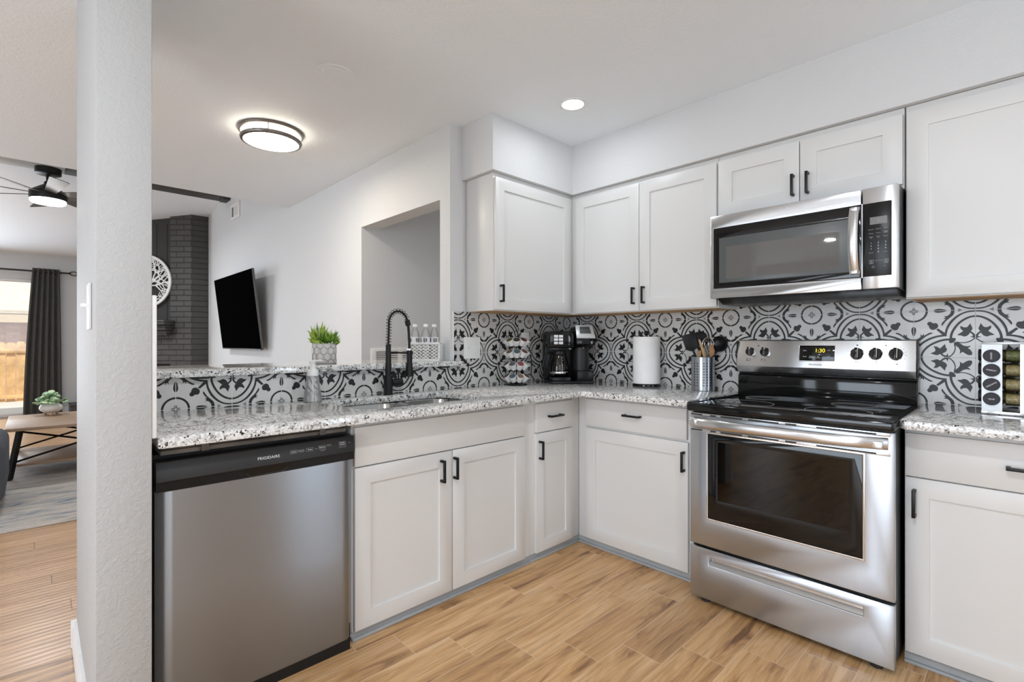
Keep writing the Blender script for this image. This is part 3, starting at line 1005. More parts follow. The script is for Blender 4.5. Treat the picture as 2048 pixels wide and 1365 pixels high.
# ------------------------------------------------------------------ sink
sk = thing('double_sink', 'stainless steel undermount sink with two bowls set in the granite', 'sink', (0.306, -1.555, 0.70))
def bowl(y0, y1):
    m = M()
    t = bmesh.new()
    rings = []
    for inset, z, r in ((-.014, .1735, .075), (0.0, .1735, .075), (.004, .165, .075), (.012, .03, .07), (.03, .004, .06), (.06, .0, .05)):
        pts = rrect(-.196 + inset, y0 + inset, .196 - inset, y1 - inset, r, 8)
        rings.append([t.verts.new((x, y, z)) for x, y in pts])
    for a, b in zip(rings, rings[1:]):
        n = len(a)
        for i in range(n):
            j = (i + 1) % n
            t.faces.new((a[i], a[j], b[j], b[i]))
    t.faces.new(rings[-1])
    bmesh.ops.recalc_face_normals(t, faces=list(t.faces))
    for f in t.faces:
        if abs(f.normal.z) > .9 and f.normal.z < 0:
            f.normal_flip()
    m._add(t)
    o = m.build('bowl', 'steel_sink', sk)
    d = M()
    d.lathe([(0, .004), (.035, .004), (.045, .006), (.047, .002)], (0, (y0 + y1) / 2, .0))
    d.build('drain', 'chrome', o)
bowl(-.348, .020)
bowl(.048, .348)
# ------------------------------------------------------------------ dishwasher (local x = world y)
DW0, DW1, DWF = -2.592, -1.956, 0.560
t = thing('dishwasher', 'stainless steel dishwasher with black control strip, between the pillar and the sink cabinet', 'dishwasher', (0, 0, 0), RB)
m = M()
m.box(DW0 + .004, -.50, 0.10, DW1 - .004, -.03, 0.835)
m.box(DW0 + .004, -.555, 0.0, DW1 - .016, -.46, 0.10)
m.build('body', 'matte_black', t)
# door: curved sheet, bulging at both sides towards the edges
m = M()
prof = []
n = 28
for i in range(n + 1):
    u = i / n
    x = DW0 + .004 + (DW1 - DW0 - .008) * u
    e = min(u, 1 - u)
    y = -DWF - .004 * math.cos((u - .5) * PI)
    if e < .035:
        y += .018 * (1 - e / .035) ** 2
    prof.append((x, y))
t2 = bmesh.new()
vs = [[t2.verts.new((x, y + (0.010 if k == 0 else 0), z)) for x, y in prof] for k, z in enumerate((0.036, 0.048, 0.40, 0.7315))]
for a, b in zip(vs, vs[1:]):
    for i in range(n):
        t2.faces.new((a[i], a[i + 1], b[i + 1], b[i]))
m._add(t2)
m.box(DW0 + .004, -DWF + .02, 0.036, DW1 - .004, -.50, 0.731)
m.build('door', 'steel_door', t, angle=60)
# black panel: vertical strip and tilted control fascia
m = M()
m.prism([(-.50, .733), (-DWF + .002, .733), (-DWF + .002, .760), (-DWF - .010, .763), (-DWF + .004, .822), (-.50, .822)], DW0 + .004, DW1 - .002, 'x', 0.002)
p = m.build('control_panel', 'dark_plastic', t)
m = M()
m.box(DW0 + .004, -DWF - .003, .733, DW1 - .003, -DWF + .01, .7615)
m.build('panel_strip', 'black_plastic', p)
m = M()
m.prism([(-2.335, .733), (-2.21, .733), (-2.205, .75), (-2.205, .7625), (-2.345, .7625), (-2.345, .75)], -DWF - .0045, -DWF - .001, 'y')
m.build('handle_recess', 'gloss_black', p)
m = M()
m.tube([(-2.34, -DWF - .005, .745), (-2.33, -DWF - .005, .735), (-2.22, -DWF - .005, .735), (-2.208, -DWF - .005, .745)], .0022, 6)
m.build('handle_lip', 'dark_plastic', p)
PT = (PI / 2 - .233, 0, 0)
def dwt(s, x, z, size, mat='print_white', **k):
    y = -DWF - .010 + (z - .763) / .059 * .014 - .0006
    return text(s, size, mat, p, (x, y, z), PT, **k)
dwt('FRIGIDAIRE', -2.270, .7885, .0135, space=1.06)
def outline(x, z, w, h, th=.0007):
    m = M()
    m.frame(-w / 2, -h / 2, w / 2, h / 2, -w / 2 + th, -h / 2 + th, w / 2 - th, h / 2 - th, -.0003, .0003)
    y = -DWF - .010 + (z - .763) / .059 * .014 - .0006
    m.build('button_outline', 'print_grey', p, (x, y, z), (-.233, 0, 0))
for s, x, w in (('Cycles', -2.186, .024), ('Temp', -2.130, .024), ('Options', -2.084, .026)):
    dwt(s, x, .7945 if s != 'Options' else .7965, .0062)
    outline(x, .7945 if s != 'Options' else .7965, w, .012)
dwt('START\nCancel', -2.006, .7985, .0068)
outline(-2.006, .798, .026, .0165)
dwt('Heavy Wash\nNormal Wash\n1 Hr Wash', -2.160, .794, .004, 'print_grey')
dwt('High', -2.107, .794, .004, 'print_grey')
dwt('Heat Dry\nDelay Start', -2.058, .800, .004, 'print_grey')
dwt('Press and hold\nto lock', -2.082, .785, .0035, 'print_grey')
dwt('Hold 3 sec to drain', -2.006, .785, .0035, 'print_grey')
dwt('Clean', -1.978, .799, .004, 'print_grey')
# insulation blanket and mounting clips in the gap under the stone
m = M()
m.box(DW0 + .02, -.53, 0.836, DW1 - .02, -.1, 0.850, .003)
for k in range(7):
    x = DW0 + .07 + k * .08
    m.sphere((x, -.49, .852), .05, (1.2, .45, .32), 12, (0, 0, .3 * (k % 3 - 1)))
m.build('insulation_blanket', 'dw_felt', t)
for x in (-2.455, -2.075):
    m = M()
    m.box(x - .012, -.545, .838, x + .012, -.50, .8405, .001)
    m.box(x - .011, -.547, .838, x + .011, -.5445, .872, .001)
    m.build('mounting_clip', 'tv_grey', t)

# ------------------------------------------------------------------ range
RX0, RX1 = 1.286, 2.043
RF = -0.665
t = thing('electric_range', 'freestanding stainless steel electric range with black glass cooktop', 'stove', (0, 0, 0))
m = M()
m.box(RX0 + .004, -.635, 0.03, RX1 - .004, -.012, 0.868)
m.build('body', 'matte_black', t)
# cooktop
m = M()
m.box(RX0 - .008, -.690, 0.868, RX1 + .003, -.075, 0.905, .010, 3)
m.frame(RX0 - .004, -.686, RX1 + .000, -.08, RX0 + .02, -.655, RX1 - .022, -.11, -.9085, -.900)
bm_ = m.bm
ck = m.build('cooktop', 'gloss_black', t)
# turn the raised rim (modelled in xz) flat onto the top
me = ck.data
for v in me.vertices:
    if v.co.z < -0.01:
        v.co = Vector((v.co.x, v.co.z, -v.co.y))
def ring(parent, x, y, r, name='burner_ring'):
    m = M()
    m.lathe([(r - .0012, 0), (r - .0012, .0003), (r + .0012, .0003), (r + .0012, 0)], (x, y, .9052), 48)
    return m.build(name, 'print_grey', parent)
for x, y, r in ((1.455, -.235, .078), (1.475, -.51, .115), (1.835, -.51, .115), (1.835, -.235, .085)):
    ring(ck, x, y, r)
# back guard
m = M()
m.prism([(-.012, .90), (-.075, .90), (-.070, 1.002), (-.055, 1.012), (-.055, 1.019), (-.012, 1.019)], RX0 - .018, RX1 - .010, 'x', .003)
m.build('guard_riser', 'gloss_black', t)
m = M()
m.prism([(-.010, 1.021), (-.068, 1.021), (-.084, 1.055), (-.060, 1.190), (-.055, 1.194), (-.010, 1.194)], RX0 - .022, RX1 - .013, 'x', .002)
g = m.build('control_console', 'steel_bright', t)
for xa, xb in ((RX1 - .0125, RX1 - .009), (RX0 - .026, RX0 - .0225)):
    m = M()
    m.box(xa, -.075, 1.022, xb, -.010, 1.19, .001)
    m.build('console_end_cap', 'black_plastic', g)
TLT = math.atan2(.024, .135)
def gy(z):
    return -.084 + (z - 1.055) / .135 * .024
def gplace(o, x, z, out=.0005):
    o.location = (x, gy(z) - out, z)
    o.rotation_euler = (-TLT, 0, 0)
def knob(x, z, r, rot):
    m = M()
    m.lathe([(0, 0), (r, 0), (r, .006), (r * .9, .012), (r * .86, .016), (0, .016)], (0, 0, 0), 32, (0, -1, 0))
    m.box(-r * .26, -.034, -r * .95, r * .26, -.012, r * 1.02, .004)
    k = m.build('knob', 'gloss_black', g)
    gplace(k, x, z)
    k.rotation_euler = (-TLT, rot, 0)
    c = M()
    c.lathe([(r, 0), (r * 1.12, 0), (r * 1.1, .003), (r, .004)], (0, 0, 0), 32, (0, -1, 0))
    c.box(r * .27, -.0345, -r * .8, r * .34, -.013, r * .8)
    c.build('knob_ring', 'chrome', k)
for x, z, r, a in ((1.332, 1.130, .022, -.15), (1.406, 1.129, .022, -.1), (1.813, 1.127, .0255, 0), (1.885, 1.128, .0255, 0), (1.959, 1.128, .0255, 0)):
    knob(x, z, r, a)
m = M()
m.box(-.077, -.002, -.038, .077, .004, .038, .004)
d = m.build('clock_display', 'gloss_black', g)
gplace(d, 1.647, 1.128, .001)
m = M()
m.frame(-.080, -.041, .080, .041, -.0765, -.0375, .0765, .0375, -.0022, .003, .001)
m.build('display_bezel', 'steel_bright', d)
tx = (PI / 2, 0, 0)
text('1:30', .026, 'clock_digits', d, (.014, -.0026, .012), tx, 'clock_digits', ext=.0002)
for s, x, z in (('Bake', -.052, .012), ('Broil', -.052, -.018), ('Timer\nOn-Off', -.022, -.020), ('Set\nClock', .008, -.020)):
    text(s, .0075, 'print_white', d, (x, -.0026, z), tx)
for s in (1, -1):
    m = M()
    m.tube([(-.006, 0, -.003 * s), (0, 0, .004 * s), (.006, 0, -.003 * s)], .0007, 6)
    m.build('arrow_mark', 'print_white', d, (.052, -.0024, .014 * s))
o = text('FRIGIDAIRE', .0105, 'print_dim', g, (0, 0, 0), tx, space=1.1)
gplace(o, 1.643, 1.071, .001)
o.rotation_euler = (PI / 2 - TLT, 0, 0)
def mark(x, z, dx, dz):
    m = M()
    m.frame(-.010, -.006, .010, .006, -.009, -.005, .009, .005, -.0003, .0003)
    m.box(dx - .002, -.0004, dz - .002, dx + .002, .0003, dz + .002)
    k = m.build('burner_mark', 'print_black', g)
    gplace(k, x, z, .0008)
for x, dx, dz in ((1.325, -.006, -.004), (1.400, -.006, .004), (1.810, 0, .004), (1.883, .006, .004), (1.957, .006, -.004)):
    mark(x, 1.088, dx, dz)
for x, z in ((1.372, 1.163), (1.813, 1.168), (1.922, 1.168)):
    m = M()
    m.box(x - .003, gy(z) - .001, z - .003, x + .003, gy(z) + .002, z + .003)
    m.build('indicator_light', 'print_black', g)
for kx in (1.885, 1.959):
    m = M()
    for a in range(-5, 6):
        an = a * .42
        x, z = kx + .036 * math.sin(an), 1.128 + .036 * math.cos(an)
        m.box(x - .0012, gy(z) - .0008, z - .0012, x + .0012, gy(z) + .001, z + .0012)
    m.build('dial_scale', 'print_black', g)
# oven door
m = M()
m.frame(RX0, .262, RX1, .862, 1.372, .392, 1.946, .768, RF, -.637, .003)
dr = m.build('oven_door', 'steel', t)
m = M()
m.frame(1.362, .382, 1.956, .778, 1.369, .389, 1.949, .771, RF - .002, RF + .004, .0015)
m.build('window_trim', 'chrome', dr)
m = M()
m.frame(1.369, .389, 1.949, .771, 1.413, .477, 1.905, .738, RF - .0005, RF + .012, .001)
m.build('window_frame', 'gloss_black', dr)
m = M()
m.box(1.405, RF + .002, .470, 1.912, RF + .005, .745)
m.build('window_pane', 'oven_glass', dr)
# handle: wide bar bowed outwards, with the slotted vent trim behind it
m = M()
hp = []
nseg = 30
t2 = bmesh.new()
rings = []
for i in range(nseg + 1):
    u = i / nseg
    x = RX0 + .005 + (RX1 - .018 - RX0 - .005) * u
    bow = .040 * (1 - (2 * u - 1) ** 4) + .006
    zz = .8185 + .004 * u
    ring_ = []
    for k in range(12):
        a = 2 * PI * k / 12
        ring_.append(t2.verts.new((x, RF - bow + .010 * math.cos(a) , zz + .0215 * math.sin(a))))
    rings.append(ring_)
for a, b in zip(rings, rings[1:]):
    for k in range(12):
        j = (k + 1) % 12
        t2.faces.new((a[k], a[j], b[j], b[k]))
t2.faces.new(rings[0][::-1])
t2.faces.new(rings[-1])
bmesh.ops.recalc_face_normals(t2, faces=list(t2.faces))
m._add(t2)
for x in (RX0 + .03, RX1 - .05):
    m.box(x - .02, RF - .03, .805, x + .02, RF + .001, .832, .003)
m.build('handle', 'steel_bright', dr, angle=60)
m = M()
m.box(RX0 + .004, RF - .003, .777, RX1 - .012, RF + .002, .790, .002)
m.box(RX0 + .004, RF - .003, .847, RX1 - .012, RF + .002, .861, .002)
tr = m.build('vent_trim', 'steel_bright', dr)
for z in (.7835, .8535):
    for a, b in ((1.292, 1.345), (1.382, 1.407), (1.428, 1.52), (1.545, 1.665), (1.69, 1.73), (1.80, 1.99)):
        m = M()
        m.box(a, RF - .0036, z - .003, b, RF, z + .003)
        m.build('vent_slot', 'soft_black', tr)
# oven cavity with two wire racks
m = M()
m.box(1.36, -.60, .45, 1.96, -.13, .452)
m.box(1.36, -.13, .45, 1.96, -.128, .79)
m.box(1.358, -.60, .45, 1.36, -.13, .79)
m.box(1.96, -.60, .45, 1.962, -.13, .79)
m.box(1.36, -.60, .79, 1.96, -.13, .792)
# front panel of the body opens onto the cavity
m.build('oven_cavity', 'lcd_dark', t)
def rack(z):
    m = M()
    for y in (-.585, -.47, -.35, -.23, -.15):
        m.cyl((1.366, y, z), (1.955, y, z), .003, seg=8)
    for i in range(13):
        x = 1.385 + i * .046
        m.cyl((x, -.59, z + .004), (x, -.145, z + .004), .002, seg=6)
    m.build('oven_rack', 'chrome', t)
rack(.515)
rack(.585)
# storage drawer with recessed grip
m = M()
m.frame(RX0, .022, RX1, .250, 1.374, .179, 1.950, .214, RF, -.637, .003)
dw = m.build('storage_drawer', 'steel', t)
m = M()
m.prism([(RF + .003, .176), (RF + .022, .196), (RF + .022, .216), (RF + .024, .216), (RF + .024, .176)], 1.372, 1.952, 'x')
m.build('grip_recess', 'steel_bright', dw)
for x in (1.345, 1.985):
    for y in (-.63, -.08):
        m = M()
        m.cyl((x, y, 0), (x, y, .014), .021, seg=6)
        m.cyl((x, y, .012), (x, y, .04), .011, seg=12)
        m.build('foot', 'soft_black', t)

# ------------------------------------------------------------------ microwave
X0, X1, MF, MZ0, MZ1 = 1.253, 2.0125, -.385, 1.402, 1.815
t = thing('microwave_oven', 'stainless steel over-the-range microwave mounted under the short wall cabinet', 'microwave', (0, 0, 0))
m = M()
m.box(X0 + .012, -.345, MZ0 - .002, X1 - .001, -.003, MZ1 + .003)
m.prism([(-.345, MZ0 - .002), (-.37, MZ0 - .002), (-.30, MZ0 - .028), (-.06, MZ0 - .028), (-.05, MZ0 - .002)], X0 + .03, X1 - .01, 'x')
m.build('body', 'black_plastic', t)
SPL = 1.893
m = M()
m.frame(X0, MZ0, SPL - .001, MZ1, 1.272, 1.452, SPL - .0012, 1.751, MF, -.346, .003)
dr = m.build('door', 'steel_bright', t)
m = M()
m.frame(1.270, 1.450, SPL - .002, 1.753, 1.300, 1.478, 1.850, 1.700, MF - .001, MF + .012, .001)
m.build('door_glass', 'gloss_black', dr)
m = M()
m.frame(1.298, 1.476, 1.852, 1.702, 1.333, 1.495, 1.813, 1.655, MF - .0004, MF + .012)
m.build('door_glass_band', 'lcd_dark', dr)
m = M()
m.box(1.332, MF - .0002, 1.494, 1.814, MF + .012, 1.656)
m.build('screen_window', 'microwave_screen', dr)
# bowed handle
t2 = bmesh.new()
rings = []
for i in range(21):
    u = i / 20
    z = 1.466 + .277 * u
    b = .006 + .034 * (1 - (2 * u - 1) ** 2)
    rings.append([t2.verts.new((1.868 + dx, MF - b + dy, z)) for dx, dy in ((-.019, .004), (-.017, -.003), (-.008, -.006), (.008, -.006), (.017, -.003), (.019, .004))])
for a, b in zip(rings, rings[1:]):
    for k in range(6):
        j = (k + 1) % 6
        t2.faces.new((a[k], a[j], b[j], b[k]))
t2.faces.new(rings[0])
t2.faces.new(rings[-1][::-1])
bmesh.ops.recalc_face_normals(t2, faces=list(t2.faces))
m = M()
m._add(t2)
m.box(1.856, MF - .02, 1.466, 1.880, MF + .001, 1.482, .002)
m.box(1.856, MF - .02, 1.727, 1.880, MF + .001, 1.743, .002)
m.build('handle', 'steel_bright', dr, angle=50)
text('Whirlpool', .027, 'chrome', dr, (1.638, MF - .0008, 1.788), (PI / 2, 0, 0), sx=.62, ext=.0006)
m = M()
m.box(SPL + .001, MF, MZ0, X1, -.346, MZ1, .003)
pn = m.build('control_side', 'steel_bright', t)
m = M()
m.box(SPL + .002, MF - .0015, 1.452, 1.992, MF + .004, 1.752, .002)
cp = m.build('keypad', 'black_plastic', pn)
m = M()
m.box(1.920, MF - .0022, 1.663, 1.977, MF, 1.693)
m.build('display', 'lcd_grey', cp)
m = M()
for z in (1.674, 1.681):
    m.box(1.9475, MF - .0026, z - .0008, 1.9495, MF - .002, z + .0008)
m.build('display_colon', 'print_white', cp)
def kt(s, x, z, size=.0056, mat='print_grey'):
    text(s, size, mat, cp, (x, MF - .0018, z), (PI / 2, 0, 0))
for s, x, z in (('Popcorn', 1.924, 1.643), ('Defrost', 1.948, 1.6435), ('Cook', 1.972, 1.644), ('Reheat', 1.924, 1.627), ('Potato', 1.948, 1.6275), ('Veggie\nSoften', 1.972, 1.6285),
                ('Timer\nSet', 1.924, 1.611), ('Clock\nSet', 1.948, 1.6115), ('Power', 1.972, 1.612), ('Cancel', 1.924, 1.548), ('Start', 1.972, 1.549), ('Add 30 sec', 1.950, 1.515)):
    kt(s, x, z)
for i, ch in enumerate('1234567890'):
    x, z = 1.924 + .024 * (i % 3), 1.588 - .0125 * (i // 3)
    if ch == '0':
        x = 1.948
    kt(ch, x, z, .0085, 'print_white')
for x in (1.925, 1.974):
    m = M()
    m.frame(x - .007, 1.507, x + .007, 1.519, x - .006, 1.508, x + .006, 1.518, MF - .002, MF - .001)
    m.box(x - .002, MF - .002, 1.511, x + .002, MF - .001, 1.515)
    m.box(x - .006, MF - .002, 1.503, x + .006, MF - .001, 1.5045)
    m.build('button_mark', 'print_grey', cp)
m = M()
m.lathe([(.0035, 0), (.0045, 0), (.0045, .0003), (.0035, .0003)], (1.931, MF - .0018, 1.490), 16, (0, -1, 0))
m.build('button_mark', 'print_grey', cp)
m = M()
m.box(1.966, MF - .002, 1.4905, 1.972, MF - .001, 1.492)
m.build('button_mark', 'print_grey', cp)
# ------------------------------------------------------------------ faucet
CT = 0.907
fa = thing('kitchen_faucet', 'tall matte black spring-neck faucet behind the sink', 'faucet', (0.052, -1.518, CT), 0.0)
fa.scale = (.85, .86, .825)
# local frame: x towards the room, spout swings along +y
m = M()
m.lathe([(0, 0), (.030, 0), (.030, .006), (.0265, .009), (.0265, .122), (.024, .124), (0, .124)])
m.lathe([(.0, .12), (.0175, .12), (.0175, .275), (.016, .278), (.016, .318), (.012, .32), (0, .32)])
m.build('body', 'matte_black', fa)
m = M()
m.cyl((0, .02, .075), (0, .092, .075), .0235, seg=28)
m.cyl((0, .062, .075), (0, .0635, .075), .0242, seg=28)
m.build('valve', 'matte_black', fa)
m = M()
m.cyl((0, .072, .09), (0, .066, .165), .005, seg=12)
m.box(-.012, .055, .155, .012, .080, .166, .004)
m.build('lever', 'matte_black', fa)
hp = []
for i in range(33):
    u = i / 32
    if u < .38:
        hp.append((0, 0.004 * math.sin(u / .38 * PI / 2), .315 + (.455 - .315) * u / .38))
    else:
        a = (u - .38) / .62
        ang = PI - a * PI * .93
        hp.append((0, .069 + .065 * math.cos(ang), .455 + .078 * math.sin(ang)))
m = M()
m.tube(hp, .0065, 10)
m.build('hose', 'matte_black', fa)
# spring around the hose
P3 = [Vector(p) for p in hp]
acc = [0]
for a, b in zip(P3, P3[1:]):
    acc.append(acc[-1] + (b - a).length)
TL = acc[-1]
def along(s):
    for i in range(len(acc) - 1):
        if s <= acc[i + 1] or i == len(acc) - 2:
            f = (s - acc[i]) / (acc[i + 1] - acc[i])
            d = (P3[i + 1] - P3[i]).normalized()
            return P3[i].lerp(P3[i + 1], min(1, f)), d
sp = []
turns = 19
for i in range(turns * 14 + 1):
    s = TL * i / (turns * 14)
    p, d = along(s)
    nx = Vector((1, 0, 0))
    ny = d.cross(nx).normalized()
    a = 2 * PI * i / 14
    sp.append(p + (nx * math.cos(a) + ny * math.sin(a)) * .0162)
m = M()
m.tube(sp, .0018, 6)
m.build('spring', 'black_metal', fa)
e, d = along(TL)
m = M()
m.cyl(e - d * .004, e + d * .032, .0165, seg=20)
m.build('collar', 'matte_black', fa)
m = M()
q = e + d * .03
m.tube([q, q + Vector((0, .004, -.05)), (0, .147, .335), (0, .148, .285)], .0085, 10)
m.build('spray_hose', 'matte_black', fa)
m = M()
m.lathe([(.011, .292), (.0135, .29), (.0135, .278)], (0, .148, 0))
m.build('ferrule', 'chrome', fa)
m = M()
m.lathe([(0, .280), (.018, .280), (.0185, .20), (.023, .15), (.024, .135), (.026, .128), (.026, .112), (.02, .108), (0, .108)], (0, .148, 0))
m.build('spray_head', 'matte_black', fa)
m = M()
m.cyl((0, .015, .268), (0, .132, .262), .0055, seg=12)
m.lathe([(.0185, .255), (.0225, .255), (.0225, .270), (.0185, .270)], (0, .148, 0))
m.build('support_arm', 'matte_black', fa)

# ------------------------------------------------------------------ soap dispenser
so = thing('soap_dispenser', 'clear flared soap bottle with white foam pump, on the counter left of the faucet', 'soap dispenser', (0.082, -1.925, CT), YAW)
m = M()
m.lathe([(0, .001), (.038, .001), (.041, .005), (.038, .03), (.030, .085), (.0275, .115), (.0255, .122), (0, .122)], seg=28)
m.build('bottle', 'soap_clear', so)
m = M()
m.lathe([(0, .003), (.036, .003), (.0375, .006), (.036, .024), (.033, .045), (0, .045)], seg=28)
m.build('soap_liquid', 'clear_plastic', so)
m = M()
m.tube([(0, 0, .12), (.001, 0, .07), (.006, 0, .035), (.016, 0, .008)], .0022, 8)
m.build('dip_tube', 'white_plastic', so)
m = M()
m.lathe([(0, .120), (.025, .120), (.025, .137), (.022, .147), (.014, .154), (.013, .158), (.013, .178), (0, .178)], seg=28)
m.box(-.014, -.012, .176, .014, .012, .192, .004)
m.box(0, -.006, .187, .046, .006, .1945, .002)
m.build('pump', 'white_plastic', so)

# ------------------------------------------------------------------ bar ledge: plant, basket, bottles, vent panel
LT = 1.0712
simple('pot_white', (0.60, 0.59, 0.58), 0.45)
simple('pot_line', (0.36, 0.335, 0.33), 0.5)
pl = thing('potted_plant', 'lime green plant in white honeycomb-patterned pot on the bar ledge', 'plant', (-0.2, -1.75, LT), YAW)
m = M()
m.lathe([(0, 0), (.055, 0), (.058, .004), (.060, .10), (.058, .104), (.054, .104), (.053, .085), (0, .085)], seg=40)
pot = m.build('pot', 'pot_white', pl)
m = M()
for r in range(4):
    for k in range(10):
        a = 2 * PI * (k + .5 * (r % 2)) / 10
        z = .004 + r * .031
        pts = []
        for j in range(7):
            an = PI / 6 + j * PI / 3
            da, dz = .0175 * math.cos(an) / .0595, .0205 * math.sin(an)
            zz = min(.102, max(.001, z + dz))
            pts.append((.0600 * math.cos(a + da), .0600 * math.sin(a + da), zz))
        m.tube(pts, .0013, 4)
m.build('honeycomb_relief', 'pot_line', pot)
m = M()
m.lathe([(0, .0), (.052, 0)], (0, 0, .09))
m.build('soil', 'soil', pl)
def blade(m, base, tip, wid, curl=0.2):
    b, t = Vector(base), Vector(tip)
    d = t - b
    s = d.cross(Vector((random.uniform(-1, 1), random.uniform(-1, 1), .3))).normalized() * wid
    up = d.cross(s).normalized() * d.length * curl * .3
    mid = b + d * .5 + up
    m.poly([b, mid - s, t, mid + s])
m = M()
m2 = M()
for cx, n in ((-.030, 95), (.030, 95)):
    for i in range(n):
        a = random.uniform(0, 2 * PI)
        el = random.uniform(.25, 1.5)
        L_ = random.uniform(.05, .085) if cx > 0 else random.uniform(.06, .115)
        b = (cx + .014 * math.cos(a), .02 * math.sin(a), .09 + random.uniform(0, .03))
        tt = (b[0] + L_ * math.cos(a) * math.cos(el) * .75, b[1] + L_ * math.sin(a) * math.cos(el) * .7, b[2] + L_ * math.sin(el) * (1.0 if cx < 0 else .82))
        (m if (cx < 0 and random.random() < .7) or random.random() < .25 else m2).mi = 0
        blade(m if (cx < 0 and random.random() < .75) or random.random() < .3 else m2, b, tt, random.uniform(.004, .008))
for p in ((-.035, -.04, .115), (-.05, -.03, .12), (-.02, -.045, .11)):
    m.sphere(p, .012, (1, .4, 1), 10)
m.build('pale_leaves', 'leaf_lime', pl)['label'] = 'lime yellow leaves'
m2.build('dark_leaves', 'leaf_green', pl)['label'] = 'darker green leaves'

# perforated basket
BX, BY = -0.120, -1.176
bk = thing('storage_basket', 'small white lattice plastic basket of water bottles at the far end of the bar ledge', 'basket', (BX, BY, LT), YAW)
W_, D_, H_ = .092, .045, .108
def lattice(m, w, h, nx, nz, t=.0016):
    """diamond lattice in the xz plane at y=0, from -w..w and 0..h"""
    import itertools
    st = 2 * w / nx
    k = -nz - nx
    lines = []
    for s in (1, -1):
        for i in range(-nz - 2, nx + nz + 2):
            x0 = -w + i * st
            # line x = x0 + s*z*(st/(h/nz))
            sl = s * st / (h / nz)
            pts = []
            for z in (0.0, h):
                pts.append((x0 + sl * z, z))
            (xa, za), (xb, zb) = pts
            # clip to -w..w
            def clip(xa, za, xb, zb):
                dx = xb - xa
                t0, t1 = 0, 1
                for lo, sg in ((-w, 1), (w, -1)):
                    fa, fb = sg * (xa - lo), sg * (xb - lo)
                    if fa < 0 and fb < 0:
                        return None
                    if fa < 0:
                        t0 = max(t0, fa / (fa - fb))
                    elif fb < 0:
                        t1 = min(t1, fa / (fa - fb))
                if t1 - t0 < .02:
                    return None
                return (xa + dx * t0, za + (zb - za) * t0), (xa + dx * t1, za + (zb - za) * t1)
            c = clip(xa, za, xb, zb)
            if c:
                m.cyl((c[0][0], 0, c[0][1]), (c[1][0], 0, c[1][1]), t, seg=4, cap=False)
m = M()
for (cx, cy, rz, w) in ((0, -D_, 0, W_), (0, D_, 0, W_), (W_, 0, PI / 2, D_), (-W_, 0, PI / 2, D_)):
    m.X = Matrix.Translation((cx, cy, .008)) @ Matrix.Rotation(rz, 4, 'Z')
    lattice(m, w - .003, H_ - .016, max(3, int(round(w / .0128))), 5, .0022)
    m.box(-w, -.0018, -.008, w, .0018, .002)
    m.box(-w - .002, -.003, H_ - .018, w + .002, .003, H_ - .008, .001)
    m.box(-w, -.002, -.008, -w + .005, .002, H_ - .01)
    m.box(w - .005, -.002, -.008, w, .002, H_ - .01)
m.X = None
m.frame(-.034, .066, .034, .088, -.028, .071, .028, .084, -D_ - .003, -D_ + .002)
m.box(-W_, -D_, 0, W_, D_, .003)
m.build('basket_body', 'white_plastic', bk)
def bottle(lx, ly, label):
    ca, sa = math.cos(YAW), math.sin(YAW)
    b = thing('water_bottle', label, 'bottle', (BX + lx * ca - ly * sa, BY + lx * sa + ly * ca, LT + .004), random.uniform(0, 6), 'water bottles in the basket')
    b.scale = (.87, .87, 1)
    m = M()
    m.lathe([(0, 0), (.024, 0), (.029, .004), (.029, .055), (.0275, .058), (.0275, .06), (.029, .062), (.0295, .115), (.029, .150), (.024, .170), (.0125, .190), (.0115, .194), (.0115, .200), (0, .2)], seg=24)
    m.build('bottle', 'clear_plastic', b)
    m = M()
    m.lathe([(.0297, .098), (.0302, .098), (.0302, .136), (.0297, .136)], seg=24)
    lb = m.build('paper_label', 'label_white', b)
    m = M()
    for k in range(26):
        a = k * 2 * PI / 26
        if k % 6 in (0, 1):
            continue
        m.X = Matrix.Rotation(a, 4, 'Z')
        m.box(.0300, -.0022 - .001 * (k % 2), .103 + .003 * (k % 3), .0306, .0018, .131 - .002 * (k % 2))
    m.X = None
    m.build('label_print', 'print_black', lb)
    m = M()
    m.lathe([(0, .196), (.0145, .196), (.0145, .211), (.0135, .213), (0, .213)], seg=20)
    m.build('cap', 'bottle_cap', b)
bottle(-.056, -.008, 'clear water bottle at the left side of the lattice basket, beside the faucet spout')
bottle(.008, -.0155, 'clear water bottle in the middle of the lattice basket, in front')
bottle(.054, .0150, 'clear water bottle at the right rear of the lattice basket, partly hidden')

vp = thing('return_air_grille', 'white louvered return air grille low on the passage wall, behind the faucet', 'vent', (-1.117, -0.80, 0), RB)
m = M()
m.frame(-.199, 1.0, .30, 1.132, -.155, 1.03, .26, 1.105, -.012, -.0005, .003)
m.box(.035, -.011, 1.03, .075, -.001, 1.105)
m.build('frame', 'white_trim', vp)
m = M()
m.box(-.155, -.0025, 1.03, .26, -.001, 1.105)
m.build('duct', 'tv_grey', vp)
for z in (1.036, 1.051, 1.066, 1.081, 1.096):
    m = M()
    m.box(-.155, -.010, z - .0045, .26, -.003, z + .0035, rot=(.35, 0, 0))
    m.build('slat', 'white_trim', vp)

